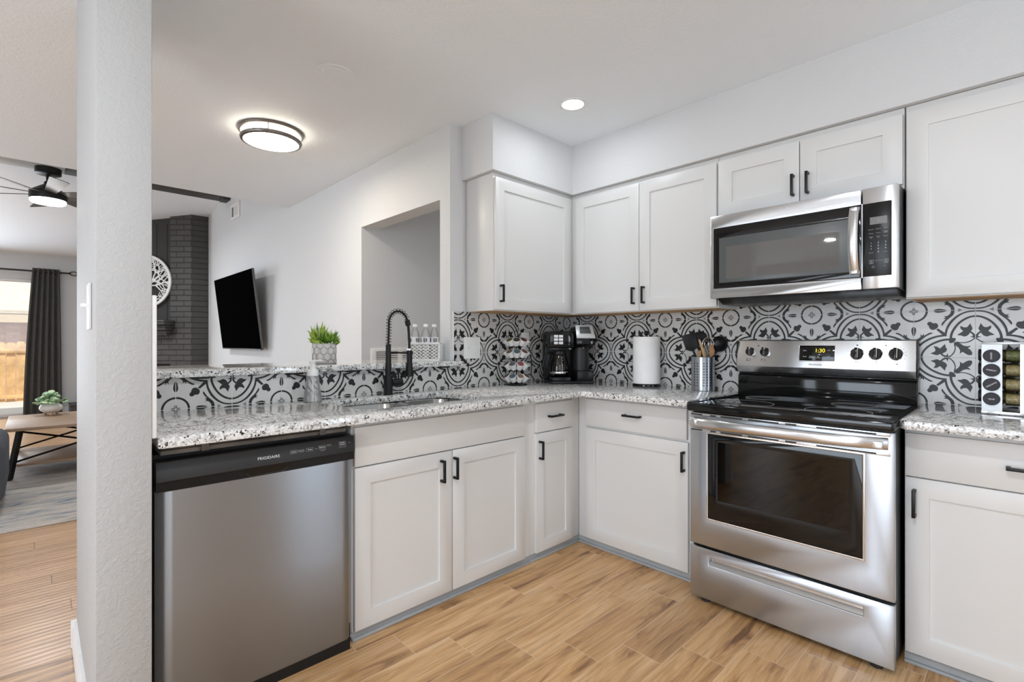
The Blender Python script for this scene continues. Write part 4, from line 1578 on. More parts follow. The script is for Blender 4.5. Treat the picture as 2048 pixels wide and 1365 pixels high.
# ------------------------------------------------------------------ wall plates
def plate(name, label, x, z, w, h, loc, rz, mat='white_plastic', kind='switch'):
    t = thing(name, label, 'outlet' if kind != 'switch' else 'light switch', loc, rz)
    m = M()
    m.box(x - w / 2, -.007, z - h / 2, x + w / 2, -.0008, z + h / 2, .002)
    m.build('cover_plate', mat, t)
    return t
t = plate('double_switch_plate', 'wide white double switch plate on the patterned tile by the bar ledge', -.915, 1.146, .128, .132, (0, 0, 0), RB)
for x in (-.940, -.890):
    for z in (1.165, 1.130):
        m = M()
        m.cyl((x, -.0068, z), (x, -.009, z), .0035, seg=10)
        m.build('screw', 'white_gloss', t)
    m = M()
    m.box(x - .004, -.016, 1.143, x + .004, -.006, 1.153, .002)
    m.build('toggle', 'white_gloss', t)
t = plate('outlet_plate', 'white outlet plate on the tile behind the pod carousel', -.450, 1.186, .075, .118, (0, 0, 0), RB, kind='outlet')
for z in (1.162, 1.210):
    m = M()
    m.box(-.466, -.0085, z - .014, -.434, -.006, z + .014, .004)
    m.build('socket', 'white_gloss', t)
t = thing('light_switch', 'white toggle light switch on the side of the pillar', 'light switch', (0.487, -2.731, 1.288), 0)
m = M()
m.box(-.036, -.007, -.066, .036, -.0005, .066, .002)
m.build('cover_plate', 'white_gloss', t)
m = M()
m.box(-.005, -.022, -.002, .005, -.006, .008, .002)
m.build('toggle', 'white_gloss', t)

# ------------------------------------------------------------------ pod carousel
PX, PY = .102, -.630
pc = thing('pod_carousel', 'black wire coffee pod carousel beside the coffee maker', 'pod rack', (PX, PY, CT), YAW)
m = M()
m.lathe([(0, 0), (.068, 0), (.070, .004), (.066, .009), (.02, .012), (0, .013)], seg=32)
m.build('base', 'gloss_black', pc)
m = M()
m.cyl((0, 0, .01), (0, 0, .305), .004, seg=10)
m.tube([(.0, 0, .305), (-.012, 0, .325), (-.008, 0, .345), (0, 0, .355), (.008, 0, .345), (.012, 0, .325), (0, 0, .305)], .002, 6)
m.build('post', 'black_metal', pc)
PODS = [(.045, (-64, -21, 21, 64), 'bottom tier'), (.122, (-64, -21, 21, 64), 'third tier down'), (.200, (-80, -38, 3, 45, 85), 'second tier down'), (.274, (-82, -38, 0, 40, 78), 'top tier')]
LIDS = {'bottom tier': (('dark green', (.10, .10, .09)), ('blue', (.07, .14, .20)), ('brown and white', (.28, .17, .13)), ('dark grey', (.09, .09, .08))),
        'third tier down': (('dark green', (.09, .10, .09)), ('blue and brown', (.13, .14, .17)), ('red and grey', (.30, .06, .07)), ('plain white', (.62, .61, .59))),
        'second tier down': (('beige', (.40, .36, .33)), ('brown', (.20, .10, .07)), ('teal and purple', (.08, .15, .18)), ('maroon', (.16, .08, .07)), ('white', (.60, .59, .57))),
        'top tier': (('pale', (.50, .48, .46)), ('olive green', (.17, .15, .05)), ('dark green', (.07, .09, .07)), ('dark red', (.16, .06, .06)), ('white', (.60, .59, .57)))}
WH4 = ('leftmost', 'second from left', 'third from left', 'rightmost')
WH5 = ('leftmost', 'second from left', 'middle', 'second from right', 'rightmost')
RIM = ((.45, .30, .28), (.40, .42, .38), (.45, .36, .36))
for z, angs, tier in PODS:
    m = M()
    m.lathe([(.040, -.0015), (.042, 0), (.040, .0015), (.038, 0), (.040, -.0015)], (0, 0, z - .032), 32)
    for k in range(9):
        a = 2 * PI * k / 9
        m.cyl((0, 0, z - .032), (.042 * math.cos(a), .042 * math.sin(a), z - .03), .0012, seg=6)
    m.build('tier_ring', 'black_metal', pc)
    for k, an in enumerate(angs):
        a = math.radians(an) - PI / 2
        dirv = Vector((math.cos(a) * .60, math.sin(a) * .60, .80)).normalized()
        ctr = Vector((math.cos(a) * .046, math.sin(a) * .046, z - .018))
        names, col = LIDS[tier][k]
        wh = (WH4 if len(angs) == 4 else WH5)[k]
        pod = thing('coffee_pod', 'white coffee pod, %s lid, %s on carousel %s' % (names, wh, tier), 'coffee pod', (0, 0, 0), 0, 'coffee pods on the carousel')
        R = Vector((0, 0, 1)).rotation_difference(dirv).to_matrix().to_4x4()
        pod.matrix_world = Matrix.Translation((PX, PY, CT)) @ Matrix.Rotation(YAW, 4, 'Z') @ Matrix.Translation(ctr) @ R
        m = M()
        m.lathe([(0, 0), (.0165, 0), (.0175, .002), (.0215, .038), (.0248, .0385), (.0252, .041), (.0248, .0425), (0, .0425)], seg=24)
        m.build('cup', 'pod_white', pod)
        mn = 'lid_%s_%d' % (tier.split()[0], k)
        simple(mn, tuple(c * .7 for c in col), 0.35, var=0.6, vscale=70)
        m = M()
        m.lathe([(0, .0431), (.0205, .0431), (.0208, .0426), (0, .0426)], seg=24)
        lid = m.build('lid', mn, pod)
        rn = 'lid_rim_%s_%d' % (tier.split()[0], k)
        simple(rn, RIM[k % 3] if 'white' not in names else (.6, .58, .56), 0.4)
        m = M()
        m.lathe([(.0205, .0427), (.0205, .0434), (.0228, .0434), (.0235, .0427)], seg=24)
        m.build('lid_rim', rn, lid)

# ------------------------------------------------------------------ coffee maker
CA = math.atan2(.806, .594)
CMX, CMY = .232, -.428
cm = thing('coffee_maker', 'black dual coffee maker with silver pod lid in the counter corner', 'coffee maker', (CMX, CMY, CT), CA)
m = M()
m.box(-.012, .0, 0, .278, .235, .018, .004)
m.box(.0, .004, .016, .122, .21, .044, .004)
m.box(.164, .002, .016, .276, .20, .086, .006)
m.box(-.020, .155, .016, .278, .238, .33, .008)
m.build('base', 'black_plastic', cm)
m = M()
m.box(-.016, .020, .238, .150, .235, .338, .010, 3)
m.box(-.02, .06, .33, .15, .235, .346, .006)
m.box(-.010, .04, .218, .142, .2, .24, .006)
hd = m.build('brew_head', 'gloss_black', cm)
m = M()
m.box(.006, .0165, .252, .125, .022, .330, .003)
pnl = m.build('button_panel', 'gloss_black', hd)
for r in range(3):
    for c in range(2):
        m = M()
        x, z = .026 + c * .033, .268 + r * .022
        m.box(x - .014, .0135, z - .0085, x + .014, .018, z + .0085, .0025)
        b = m.build('button', 'white_gloss', pnl)
        q = M()
        for k in range(2):
            q.box(x - .008 + k * .010, .0130, z - .001, x - .002 + k * .010, .0136, z + .001)
        q.build('button_print', 'print_grey', b)
m = M()
m.prism([(.0, .258), (.006, .300), (.058, .378), (.20, .372), (.23, .33), (.23, .245), (.08, .235)], .158, .288, 'x', .008)
tw = m.build('pod_head', 'gloss_black', cm)
# silver sloping lid face
m = M()
n_ = Vector((0, -.078, .052)).normalized()
a0, a1 = Vector((0, .004, .302)), Vector((0, .062, .384))
def onl(x, f, o):
    p = a0.lerp(a1, f) + Vector((0, -.83, .55)) * o
    return (x, p.y, p.z)
def slab(m, x0, x1, f0, f1, o0, o1, tx=0):
    t = bmesh.new()
    c = [(x0, f0), (x1, f0), (x1 - tx, f1), (x0 + tx, f1)]
    lo = [t.verts.new(onl(x, f, o0)) for x, f in c]
    hi = [t.verts.new(onl(x, f, o1)) for x, f in c]
    t.faces.new(lo[::-1])
    t.faces.new(hi)
    for i in range(4):
        j = (i + 1) % 4
        t.faces.new((lo[i], lo[j], hi[j], hi[i]))
    bmesh.ops.recalc_face_normals(t, faces=list(t.faces))
    bmesh.ops.bevel(t, geom=list(t.edges), offset=.0025, segments=2, affect='EDGES', profile=.5)
    m._add(t)
slab(m, .160, .287, -.04, 1.0, -.004, .006, .006)
lf = m.build('lid_face', 'silver_plastic', tw)
m = M()
slab(m, .186, .264, .30, .86, .002, .0085, .006)
m.build('lid_handle', 'lcd_dark', lf)
m = M()
slab(m, .194, .256, .52, .62, .006, .0105, .002)
m.build('lid_line', 'tv_grey', lf)
m = M()
m.cyl((.220, .125, .086), (.220, .125, .245), .056, seg=32)
m.build('brew_column', 'dark_plastic', cm)
m = M()
m.lathe([(0, 0), (.03, 0), (.022, -.02), (0, -.02)], (.220, .05, .262))
m.build('pod_nozzle', 'black_plastic', cm)
m = M()
m.cyl((.212, .028, .235), (.212, .026, .235), .0025, seg=10)
m.build('indicator_dot', 'white_gloss', cm)
Ri = Matrix.Rotation(-CA, 4, 'Z')
def tolocal(p):
    return Ri @ (Vector(p) - Vector((CMX, CMY, CT)))
m = M()
m.tube([tolocal(p) for p in ((.012, -.45, 1.17), (.035, -.43, 1.12), (.03, -.415, 1.04), (.03, -.42, .96), (.05, -.40, .915), (.09, -.36, .913), (.12, -.34, .913))], .0032, 8)
m.build('power_cord', 'soft_black', cm)
# glass carafe
cf = thing('coffee_carafe', 'glass coffee carafe with black handle on the coffee maker warming plate', 'carafe', (CMX + .060 * .594 - .085 * .806, CMY + .060 * .806 + .085 * .594, CT + .0445), CA)
m = M()
m.lathe([(0, 0), (.050, 0), (.058, .006), (.066, .030), (.067, .055), (.060, .100), (.050, .140), (.048, .148), (.0455, .148), (.0475, .138), (.0575, .10), (.0645, .055), (.0635, .03), (.055, .008), (0, .004)], seg=36)
gl = m.build('glass_bowl', 'carafe_glass', cf)
m = M()
for k in range(9):
    m.box(.0, -.0668, .040 + k * .011, .008 if k % 2 else .012, -.0655 + .0, .0415 + k * .011)
m.X = None
m.build('measuring_marks', 'print_white', gl)
m = M()
m.lathe([(.0675, .022), (.0685, .024), (.0685, .033), (.0675, .035), (.066, .028), (.0675, .022)], seg=36)
m.build('steel_band', 'chrome', gl)
m = M()
m.lathe([(0, .146), (.051, .146), (.053, .152), (.050, .168), (0, .170)], seg=36)
m.build('lid', 'black_plastic', cf)
m = M()
m.tube([(-.046, 0, .155), (-.075, -.012, .160), (-.098, -.02, .140), (-.108, -.022, .09), (-.102, -.02, .04), (-.085, -.014, .024), (-.064, -.006, .028)], .0085, 10)
m.build('handle', 'black_plastic', cf)

# ------------------------------------------------------------------ paper towels
hx, hy = .719, -.098
ho = thing('paper_towel_holder', 'black paper towel holder with round base on the granite by the tile wall', 'paper towel holder', (hx, hy, CT))
m = M()
m.lathe([(0, 0), (.084, 0), (.087, .004), (.086, .012), (.080, .017), (0, .017)], seg=44)
m.build('base', 'gloss_black', ho)
m = M()
m.cyl((0, 0, .012), (0, 0, .318), .007, seg=14)
m.build('rod', 'gloss_black', ho)
m = M()
m.sphere((0, 0, .330), .016, (1, 1, .95), 20)
m.build('finial', 'gloss_black', ho)
rl = thing('paper_towel_roll', 'full white paper towel roll standing on the black holder', 'paper towel', (hx, hy, CT + .0175))
m = M()
m.lathe([(.020, 0), (.080, 0), (.083, .002), (.083, .288), (.080, .290), (.020, .290), (.019, .285), (.019, .005), (.020, 0)], seg=56)
m.build('towels', 'paper', rl)
m = M()
m.lathe([(.0185, .001), (.0190, .001), (.0190, .289), (.0185, .289)], seg=32)
m.build('cardboard_core', 'bamboo', rl)

# ------------------------------------------------------------------ utensil crock
ux, uy = 1.079, -.092
uc = thing('utensil_crock', 'perforated stainless steel utensil crock left of the range', 'utensil holder', (ux, uy, CT), YAW)
m = M()
m.lathe([(0, 0), (.061, 0), (.063, .002), (.063, .186), (.064, .190), (.0625, .191), (.0615, .188), (.0615, .004), (0, .003)], seg=48)
m.build('cup', 'steel', uc)
for k in range(-4, 5):
    if k in (-2, 2):
        continue
    a = -PI / 2 + (k * .285)
    m = M()
    for r in range(9):
        z = .030 + r * .0155
        m.lathe([(0, 0), (.0036, 0), (.0036, .0006), (0, .0006)], (.0628 * math.cos(a), .0628 * math.sin(a), z), 10, (math.cos(a), math.sin(a), 0))
    m.build('hole_column', 'soft_black', uc)
def ut(name, label):
    return thing(name, label, 'utensil', (ux, uy, CT), YAW, 'utensils in the steel crock')
t = ut('slotted_turner', 'black square-bladed turner leaning left in the steel crock')
m = M()
m.prism([(-.132, .310), (-.055, .331), (-.031, .244), (-.075, .222), (-.105, .230)], -.024, -.021, 'y', .001)
m.build('blade', 'matte_black', t)
m = M()
m.tube([(-.072, -.022, .240), (-.05, -.018, .20), (-.03, -.01, .10), (-.02, 0, .012)], .006, 8)
m.build('handle', 'matte_black', t)
t = ut('spatula', 'black spatula standing behind the wooden handle in the crock')
m = M()
m.prism([(-.055, .325), (-.03, .334), (-.006, .300), (-.02, .250), (-.036, .25)], .004, .008, 'y', .001)
m.build('blade', 'matte_black', t)
m = M()
m.tube([(-.026, .006, .26), (-.012, .01, .15), (-.004, .01, .012)], .005, 8)
m.build('handle', 'matte_black', t)
t = ut('slotted_spoon', 'black slotted spoon, rearmost of the utensils in the crock')
m = M()
m.sphere((.008, .030, .300), .030, (.9, .2, 1.1), 16, (0, .4, 0))
m.build('bowl', 'matte_black', t)
m = M()
m.tube([(.006, .030, .275), (.004, .025, .15), (.002, .02, .012)], .005, 8)
m.build('handle', 'matte_black', t)
t = ut('wooden_spoon', 'light bamboo utensil handle with black tip, tilted left in the crock')
m = M()
m.tube([(-.034, -.030, .292), (-.028, -.030, .275), (-.012, -.028, .23), (.0, -.026, .18), (.018, -.01, .02)], [.004, .0068, .0078, .0066, .005], 12)
m.build('handle', 'bamboo', t)
m = M()
m.tube([(-.042, -.030, .314), (-.034, -.030, .291)], [.0045, .0062], 10)
m.build('tip', 'matte_black', t)
t = ut('wire_whisk', 'steel wire balloon whisk standing in the crock')
m = M()
for k in range(5):
    a = PI * k / 5
    pts = []
    for i in range(21):
        v = -1 + 2 * i / 20
        w = .034 * math.cos(v * PI / 2) ** .6 if abs(v) < 1 else 0
        z = .302 - .12 * abs(v) ** 1.8
        xx = math.copysign(1, v) * .034 * math.sin(min(1, abs(v) * 1.6) * PI / 2) * (1 - max(0, abs(v) - .55) * 1.9)
        pts.append((.024 + xx * math.cos(a), -.012 + xx * math.sin(a), z))
    m.tube(pts, .0012, 6)
m.build('wires', 'chrome', t)
m = M()
m.cyl((.024, -.012, .190), (.012, .0, .015), .007, seg=12)
m.build('handle', 'steel', t)
t = ut('wooden_spatula', 'brown wooden spatula at the front right of the crock')
m = M()
m.prism([(.022, .262), (.040, .270), (.052, .225), (.050, .205), (.036, .19), (.024, .19), (.022, .215)], -.040, -.034, 'y', .002)
m.build('blade', 'wood_dark_spoon', t)
m = M()
m.tube([(.034, -.037, .195), (.024, -.02, .09), (.012, -.005, .012)], .006, 8)
m.build('handle', 'wood_dark_spoon', t)
t = ut('wooden_scraper', 'small brown wooden scraper low at the left of the crock')
m = M()
m.prism([(-.048, .214), (-.036, .232), (-.024, .212), (-.030, .185), (-.042, .188)], -.040, -.034, 'y', .002)
m.build('blade', 'wood_dark_spoon', t)
m = M()
m.tube([(-.034, -.037, .19), (-.028, -.02, .09), (-.02, -.005, .012)], .005, 8)
m.build('handle', 'wood_dark_spoon', t)
t = ut('soup_ladle', 'black ladle with round bowl leaning right out of the crock')
m = M()
m.sphere((.094, -.006, .265), .046, (1, .62, 1), 24)
m.build('bowl', 'black_plastic', t)
m = M()
m.tube([(.075, .0, .228), (.050, .005, .19), (.03, .008, .1), (.018, .008, .012)], [.012, .008, .006, .006], 10)
m.build('handle', 'matte_black', t)

# ------------------------------------------------------------------ spice rack
sx, sy = 2.3215, -.1215
HS = .0785
sr = thing('spice_rack', 'square revolving steel spice rack on the right-hand granite counter', 'spice rack', (sx, sy, CT))
m = M()
m.box(-HS - .001, -HS - .001, 0, HS + .001, HS + .001, .012, .001)
m.build('base', 'steel_bright', sr)
m = M()
m.box(-HS, -HS, .268, HS, HS, .277, .001)
m.build('top_plate', 'steel_soft', sr)
for k in range(4):
    m = M()
    m.X = Matrix.Rotation(k * PI / 2, 4, 'Z')
    m.box(-HS, -HS, .012, -.021, -HS + .002, .268)
    m.build('side_plate', 'steel_soft', sr)
for k in range(4):
    m = M()
    m.X = Matrix.Rotation(k * PI / 2, 4, 'Z')
    m.box(.027, -HS, .012, .038, -HS + .004, .268)
    m.build('corner_post', 'chrome', sr)
JZ = (.224, .169, .114, .059)
def jar(face, i, label, herb, word=None, turn=0.0):
    j = thing('spice_jar', label, 'spice jar', (0, 0, 0), 0, 'spice jars in the revolving rack')
    j.matrix_world = Matrix.Translation((sx, sy, CT)) @ Matrix.Rotation(face * PI / 2, 4, 'Z') @ Matrix.Translation((-.0505, -HS, JZ[i]))
    m = M()
    m.lathe([(0, -.092), (.022, -.092), (.0240, -.089), (.0240, -.012), (.0175, -.004), (.0175, .0)], (0, 0, 0), 24, (0, -1, 0))
    m.build('glass', 'window_glass', j)
    m = M()
    m.lathe([(0, -.090), (.0215, -.090), (.0230, -.087), (.0230, -.016), (0, -.014)], (0, 0, 0), 24, (0, -1, 0))
    m.build('contents', herb, j)
    m = M()
    m.lathe([(.0, -.002), (.0235, -.002), (.0242, .002), (.0242, .012), (.0225, .015), (0, .0155)], (0, 0, 0), 32, (0, -1, 0))
    lid = m.build('lid', 'jar_lid', j)
    if word:
        text(word, .0075, 'print_white', lid, (0, -.0160, 0), (PI / 2, turn, 0))
for i, (wd, tn) in enumerate((('GINGER', -PI / 2), ('PARSLEY', .18), ('OREGANO', -.62), ('BASIL', PI))):
    jar(0, i, 'spice jar with dark round lid %s, %s of the front column' % ('lettered vertically' if i == 0 else 'reading ' + wd, ('topmost', 'second from top', 'third from top', 'lowest')[i]), 'herb_tan', wd, tn)
for i in range(4):
    jar(1, i, 'glass jar of dried herbs lying in the front opening, %s of its column' % ('topmost', 'second from top', 'third from top', 'lowest')[i], 'herb_green' if i < 1 else 'herb_tan')
for i in range(4):
    jar(3, i, 'spice jar with black lid jutting from the left side of the rack, %s' % ('topmost', 'second from top', 'third from top', 'lowest')[i], 'herb_tan')

# ------------------------------------------------------------------ ceiling fittings
cl = thing('ceiling_lamp', 'round flush ceiling lamp with bronze rings and glowing white drum', 'ceiling lamp', (-0.857, -1.80, ZC))
m = M()
m.lathe([(0, 0), (.184, 0), (.186, -.006), (.180, -.017), (.170, -.020), (.165, -.012), (0, -.012)], seg=56)
m.build('top_ring', 'bronze', cl)
m = M()
m.lathe([(.162, -.012), (.162, -.062), (.155, -.067), (.10, -.072), (0, -.074)], seg=56)
m.build('drum_shade', 'lamp_warm', cl)
m = M()
m.lathe([(.164, -.050), (.172, -.050), (.174, -.056), (.170, -.066), (.156, -.070), (.154, -.066), (.162, -.060), (.164, -.050)], seg=56)
m.build('bottom_ring', 'bronze', cl)
for k in range(3):
    a = YAW - PI / 2 + .35 + k * 2 * PI / 3
    m = M()
    m.cyl((.173 * math.cos(a), .173 * math.sin(a), -.014), (.169 * math.cos(a), .169 * math.sin(a), -.054), .0028, seg=8)
    m.build('clip_rod', 'bronze', cl)
area('ceiling_lamp_light', (-0.857, -1.80, ZC - .085), (0, 0, 0), .28, .28, 8, (1.0, .90, .76), 'DISK')
def recessed(label, x, y, p):
    t = thing('recessed_light', label, 'ceiling light', (x, y, ZC), 0, 'recessed ceiling lights')
    m = M()
    m.lathe([(.058, 0), (.074, 0), (.075, -.003), (.060, -.006), (.057, -.003), (.058, 0)], seg=40)
    m.build('trim_ring', 'white_gloss', t)
    m = M()
    m.lathe([(0, -.0035), (.058, -.0035), (.058, -.001), (0, -.001)], seg=40)
    m.build('lens', 'lamp_white', t)
    area('recessed_light_beam', (x, y, ZC - .012), (0, 0, 0), .11, .11, p, (.92, .97, 1.03), 'DISK')
recessed('lit recessed ceiling light in front of the soffit corner', .653, -.74, 2.0)
recessed('unseen recessed ceiling light added as fill over the middle of the kitchen floor', 2.1, -2.6, 19)  # added unseen light that brightens the kitchen
recessed('lit recessed ceiling light at the rear of the kitchen', .641, -5.15, 11)
recessed('unseen recessed ceiling light added as fill near the rear window', 2.6, -5.15, 11)  # another added light out of view, for even fill
cp_ = thing('ceiling_cover_plate', 'round white blank cover plate on the kitchen ceiling', 'cover plate', (0.052, -1.805, ZC))
m = M()
m.lathe([(0, -.006), (.058, -.006), (.060, -.004), (.066, -.004), (.086, -.003), (.088, 0), (0, 0)], seg=48)
m.build('plate', 'ceiling_paint', cp_)
# ------------------------------------------------------------------ television on the niche wall
tv = thing('television', 'large black television tilted down on a wall arm, on the living room wall', 'television', (-3.90, -1.073, 1.52))
TT = Matrix.Translation((0, -.11, 0)) @ Matrix.Rotation(math.radians(6.5), 4, 'X')
def tvm():
    m = M()
    m.X = TT
    return m
m = tvm()
m.box(-.735, -.012, -.425, .735, .012, .425, .004)
m.box(-.45, .010, -.38, .45, .045, .10, .012)
m.build('case', 'tv_grey', tv)
m = tvm()
m.box(-.728, -.018, -.415, .728, -.011, .419)
m.build('screen', 'screen_black', tv)
m = tvm()
m.box(-.735, -.020, -.428, .735, .0, -.417, .002)
m.build('bottom_bezel', 'rod_metal', tv)
m = M()
m.box(-.25, -.02, -.25, .25, 0, .20, .004)
m.box(-.05, -.07, -.06, .05, -.01, .04, .004)
m.build('wall_mount', 'matte_black', tv)

vt = thing('wall_vent', 'white louvered air vent high on the living room wall near the ceiling', 'vent', (-4.37, -1.073, 2.785))
m = M()
m.frame(-.18, -.10, .18, .10, -.13, -.06, .13, .06, -.014, 0, .003)
m.box(-.008, -.012, -.06, .008, -.002, .06)
m.build('frame', 'white_trim', vt)
m = M()
m.box(-.13, -.003, -.06, .13, -.0015, .06)
m.build('duct', 'soft_black', vt)
for x in (-.035, .03, .06, .09, .118):
    m = M()
    m.box(x - .012, -.010, -.06, x + .012, -.008, .06, rot=(0, 0, .6))
    m.build('slat', 'white_trim', vt)

# ------------------------------------------------------------------ corner fireplace
fp = thing('fireplace', 'dark painted brick corner fireplace with panelled centre and corbelled mantel', 'fireplace', (-5.70, -1.28, 0), PI / 4)
# local x runs to the right along the 45 degree front (negative = away from the corner post), front faces local -y
def top(x):
    # ceiling slope above the fireplace
    wx = -5.70 + x * math.cos(PI / 4)
    return 3.08 + (wx + 4.7) * .13 - .02
m = M()
m.prism([(-.30, 0), (0, 0), (0, top(0) + .03), (-.30, top(-.30) + .03)], 0, .16, 'y')
m.build('brick_column', 'brick_dark', fp)
m = M()
m.prism([(-1.36, 0), (-1.06, 0), (-1.06, top(-1.06) + .03), (-1.36, top(-1.36) + .03)], 0, .16, 'y')
m.build('brick_column', 'brick_dark', fp)
m = M()
m.box(-1.06, .004, .87, -.30, .16, 1.30)
m.build('brick_breast', 'brick_dark', fp)
m = M()
m.box(-1.06, .12, 0, -.30, .45, .87)
m.build('firebox', 'soft_black', fp)
m = M()
m.prism([(-1.06, 1.30), (-.30, 1.30), (-.30, top(-.3) + .03), (-1.06, top(-1.06) + .03)], .05, .15, 'y')
pnl = m.build('wood_panelling', 'dark_paint', fp)
for k in range(5):
    x = -.38 - k * .15
    m = M()
    m.box(x - .004, .046, 1.32, x + .004, .052, top(x) - .06)
    m.build('panel_groove', 'soft_black', pnl)
m = M()
for r, (d, h) in enumerate(((.12, 0), (.17, .07), (.22, .14))):
    m.box(-1.10 - .02 * r, -d, 1.268 + h, -.27 + .02 * r, .05, 1.268 + h + .066, .008)
mt = m.build('mantel', 'brick_dark', fp)
# side return of the chimney towards the wall (faces the kitchen)
m = M()
m.X = Matrix.Rotation(-PI / 4, 4, 'Z')
m.box(-.14, 0.0, 0, .0, .206, 2.955)
sr_ = m.build('brick_return', 'brick_dark', fp)
for f in sr_.data.polygons:
    pass
brickmat('brick_dark_shaded', (0.055, 0.053, 0.050), (0.050, 0.048, 0.046), (0.038, 0.037, 0.035), 0.30, 0.076, 0.008, 0.9, 0.5, 'YZ')  # darker copy of the brick, the return's shade put into its colour
sr_.data.materials[0] = MATS['brick_dark_shaded']

# round tree wall art hanging on the panelling
ta = thing('tree_wall_art', 'white round openwork tree wall art hanging on the dark fireplace panelling', 'wall art', (-5.70 - .66 * math.cos(PI / 4) + .025 * math.sin(PI / 4), -1.28 - .66 * math.sin(PI / 4) - .025 * math.cos(PI / 4) + .02, 2.02), PI / 4)
RA = .37
m = M()
m.lathe([(RA - .035, -.010), (RA, -.012), (RA + .004, 0), (RA, .012), (RA - .035, .010), (RA - .035, -.010)], (0, 0, 0), 64, (0, 1, 0))
m.build('ring', 'white_gloss', ta)
m = M()
rng = random.Random(3)
def branch(p, a, ln, r, dep):
    pts = [Vector((p[0], 0, p[1]))]
    x, z = p
    aa = a
    for i in range(5):
        aa += rng.uniform(-.25, .25)
        x += math.cos(aa) * ln / 5
        z += math.sin(aa) * ln / 5
        if x * x + z * z > (RA - .03) ** 2:
            break
        pts.append(Vector((x, 0, z)))
    if len(pts) > 1:
        m.tube(pts, [r * (1 - .35 * i / len(pts)) for i in range(len(pts))], 6)
    if dep > 0 and x * x + z * z < (RA - .03) ** 2:
        for k in range(2 if dep < 4 else 3):
            branch((x, z), aa + (-.55, .5, .02)[k] + rng.uniform(-.15, .15), ln * .86, r * .78, dep - 1)
for a in (.15, .6, 1.05, 1.57, 2.1, 2.55, 3.0):
    branch((.03 * math.cos(a), -.06), a, .12, .013, 4)
for a in (-.5, -1.0, -2.1, -2.6):
    branch((0, -.20), a, .09, .011, 3)
m.tube([(0, 0, -.06), (.01, 0, -.13), (0, 0, -.21)], [.03, .02, .028], 8)
m.build('branches', 'white_gloss', ta)

# ------------------------------------------------------------------ ceiling fan
fn = thing('ceiling_fan', 'dark multi-blade ceiling fan with glowing light, hung from the ridge beam', 'ceiling fan', (-4.70, -2.75, 0))
m = M()
m.lathe([(0, 2.985), (.105, 2.985), (.105, 2.925), (.098, 2.920), (0, 2.918)], seg=36)
m.build('canopy', 'matte_black', fn)
m = M()
m.cyl((0, 0, 2.92), (0, 0, 2.80), .017, seg=16)
m.build('rod', 'matte_black', fn)
m = M()
m.lathe([(0, 2.845), (.03, 2.845), (.036, 2.815), (.06, 2.80), (.115, 2.76), (.148, 2.735), (.150, 2.672), (.142, 2.655), (0, 2.655)], seg=40)
m.build('motor', 'matte_black', fn)
m = M()
m.lathe([(.142, 2.658), (.145, 2.640), (.135, 2.622), (.08, 2.612), (0, 2.609)], seg=40)
m.build('light_lens', 'fan_lamp', fn)
for k in range(8):
    a = .10 + k * 2 * PI / 8
    m = M()
    m.X = Matrix.Rotation(a, 4, 'Z') @ Matrix.Translation((0, 0, 2.715)) @ Matrix.Rotation(math.radians(-14), 4, 'X')
    m.prism([(.12, -.045), (.70, -.075), (.72, -.06), (.72, .06), (.70, .075), (.12, .045)], -.003, .003, 'z')
    b = m.build('blade', 'fan_blade', fn)
area('fan_light', (-4.70, -2.75, 2.60), (0, 0, 0), .22, .22, 26, (.95, .97, 1.0), 'DISK')

# ------------------------------------------------------------------ curtain and rod
cr = thing('curtain_rod', 'dark curtain rod with open cage finial above the patio door', 'curtain rod', (-8.52, -3.4, 2.296))
m = M()
m.cyl((0, -1.95, 0), (0, .95, 0), .0135, seg=14)
m.build('rod', 'rod_metal', cr)
m = M()
for k in range(4):
    a = k * PI / 2 + .4
    m.tube([(.045 * math.sin(PI * i / 12) * math.cos(a), .95 + .12 * i / 12, .045 * math.sin(PI * i / 12) * math.sin(a)) for i in range(13)], .005, 6)
m.sphere((0, 1.075, 0), .011)
m.sphere((0, .955, 0), .017)
m.build('finial', 'rod_metal', cr)
m = M()
m.box(-.078, .78, -.012, 0, .80, .012)
m.build('bracket', 'rod_metal', cr)
cu = thing('curtain', 'dark charcoal grommet curtain drawn to the right of the patio door', 'curtain', (-8.52, 0, 0))
t2 = bmesh.new()
NZ, NU = 18, 110
def cpt(u, v, off):
    y0 = -2.985 + .105 * v ** 1.5
    y1 = -2.535 - .025 * v ** 1.5
    z = .012 + 2.333 * v
    ph = u * 2 * PI * 5.5
    amp = .040 - .006 * v
    return Vector((amp * math.sin(ph + .3 * math.sin(v * 3)) + off, y0 + (y1 - y0) * u + .012 * math.sin(2 * ph), z))
A = [[t2.verts.new(cpt(u / NU, v / NZ, .003)) for u in range(NU + 1)] for v in range(NZ + 1)]
B = [[t2.verts.new(cpt(u / NU, v / NZ, -.003)) for u in range(NU + 1)] for v in range(NZ + 1)]
for v in range(NZ):
    for u in range(NU):
        t2.faces.new((A[v][u], A[v][u + 1], A[v + 1][u + 1], A[v + 1][u]))
        t2.faces.new((B[v][u], B[v + 1][u], B[v + 1][u + 1], B[v][u + 1]))
for v in range(NZ):
    t2.faces.new((A[v][0], A[v + 1][0], B[v + 1][0], B[v][0]))
    t2.faces.new((A[v][NU], B[v][NU], B[v + 1][NU], A[v + 1][NU]))
m = M()
m._add(t2)
m.build('cloth', 'curtain_cloth', cu, angle=70)
for k in range(6):
    y = -2.86 + k * .062
    m = M()
    m.lathe([(.022, -.002), (.029, -.003), (.029, .003), (.022, .002), (.022, -.002)], (0, y, 2.296), 20, (0, 1, 0))
    m.build('grommet', 'rod_metal', cu)

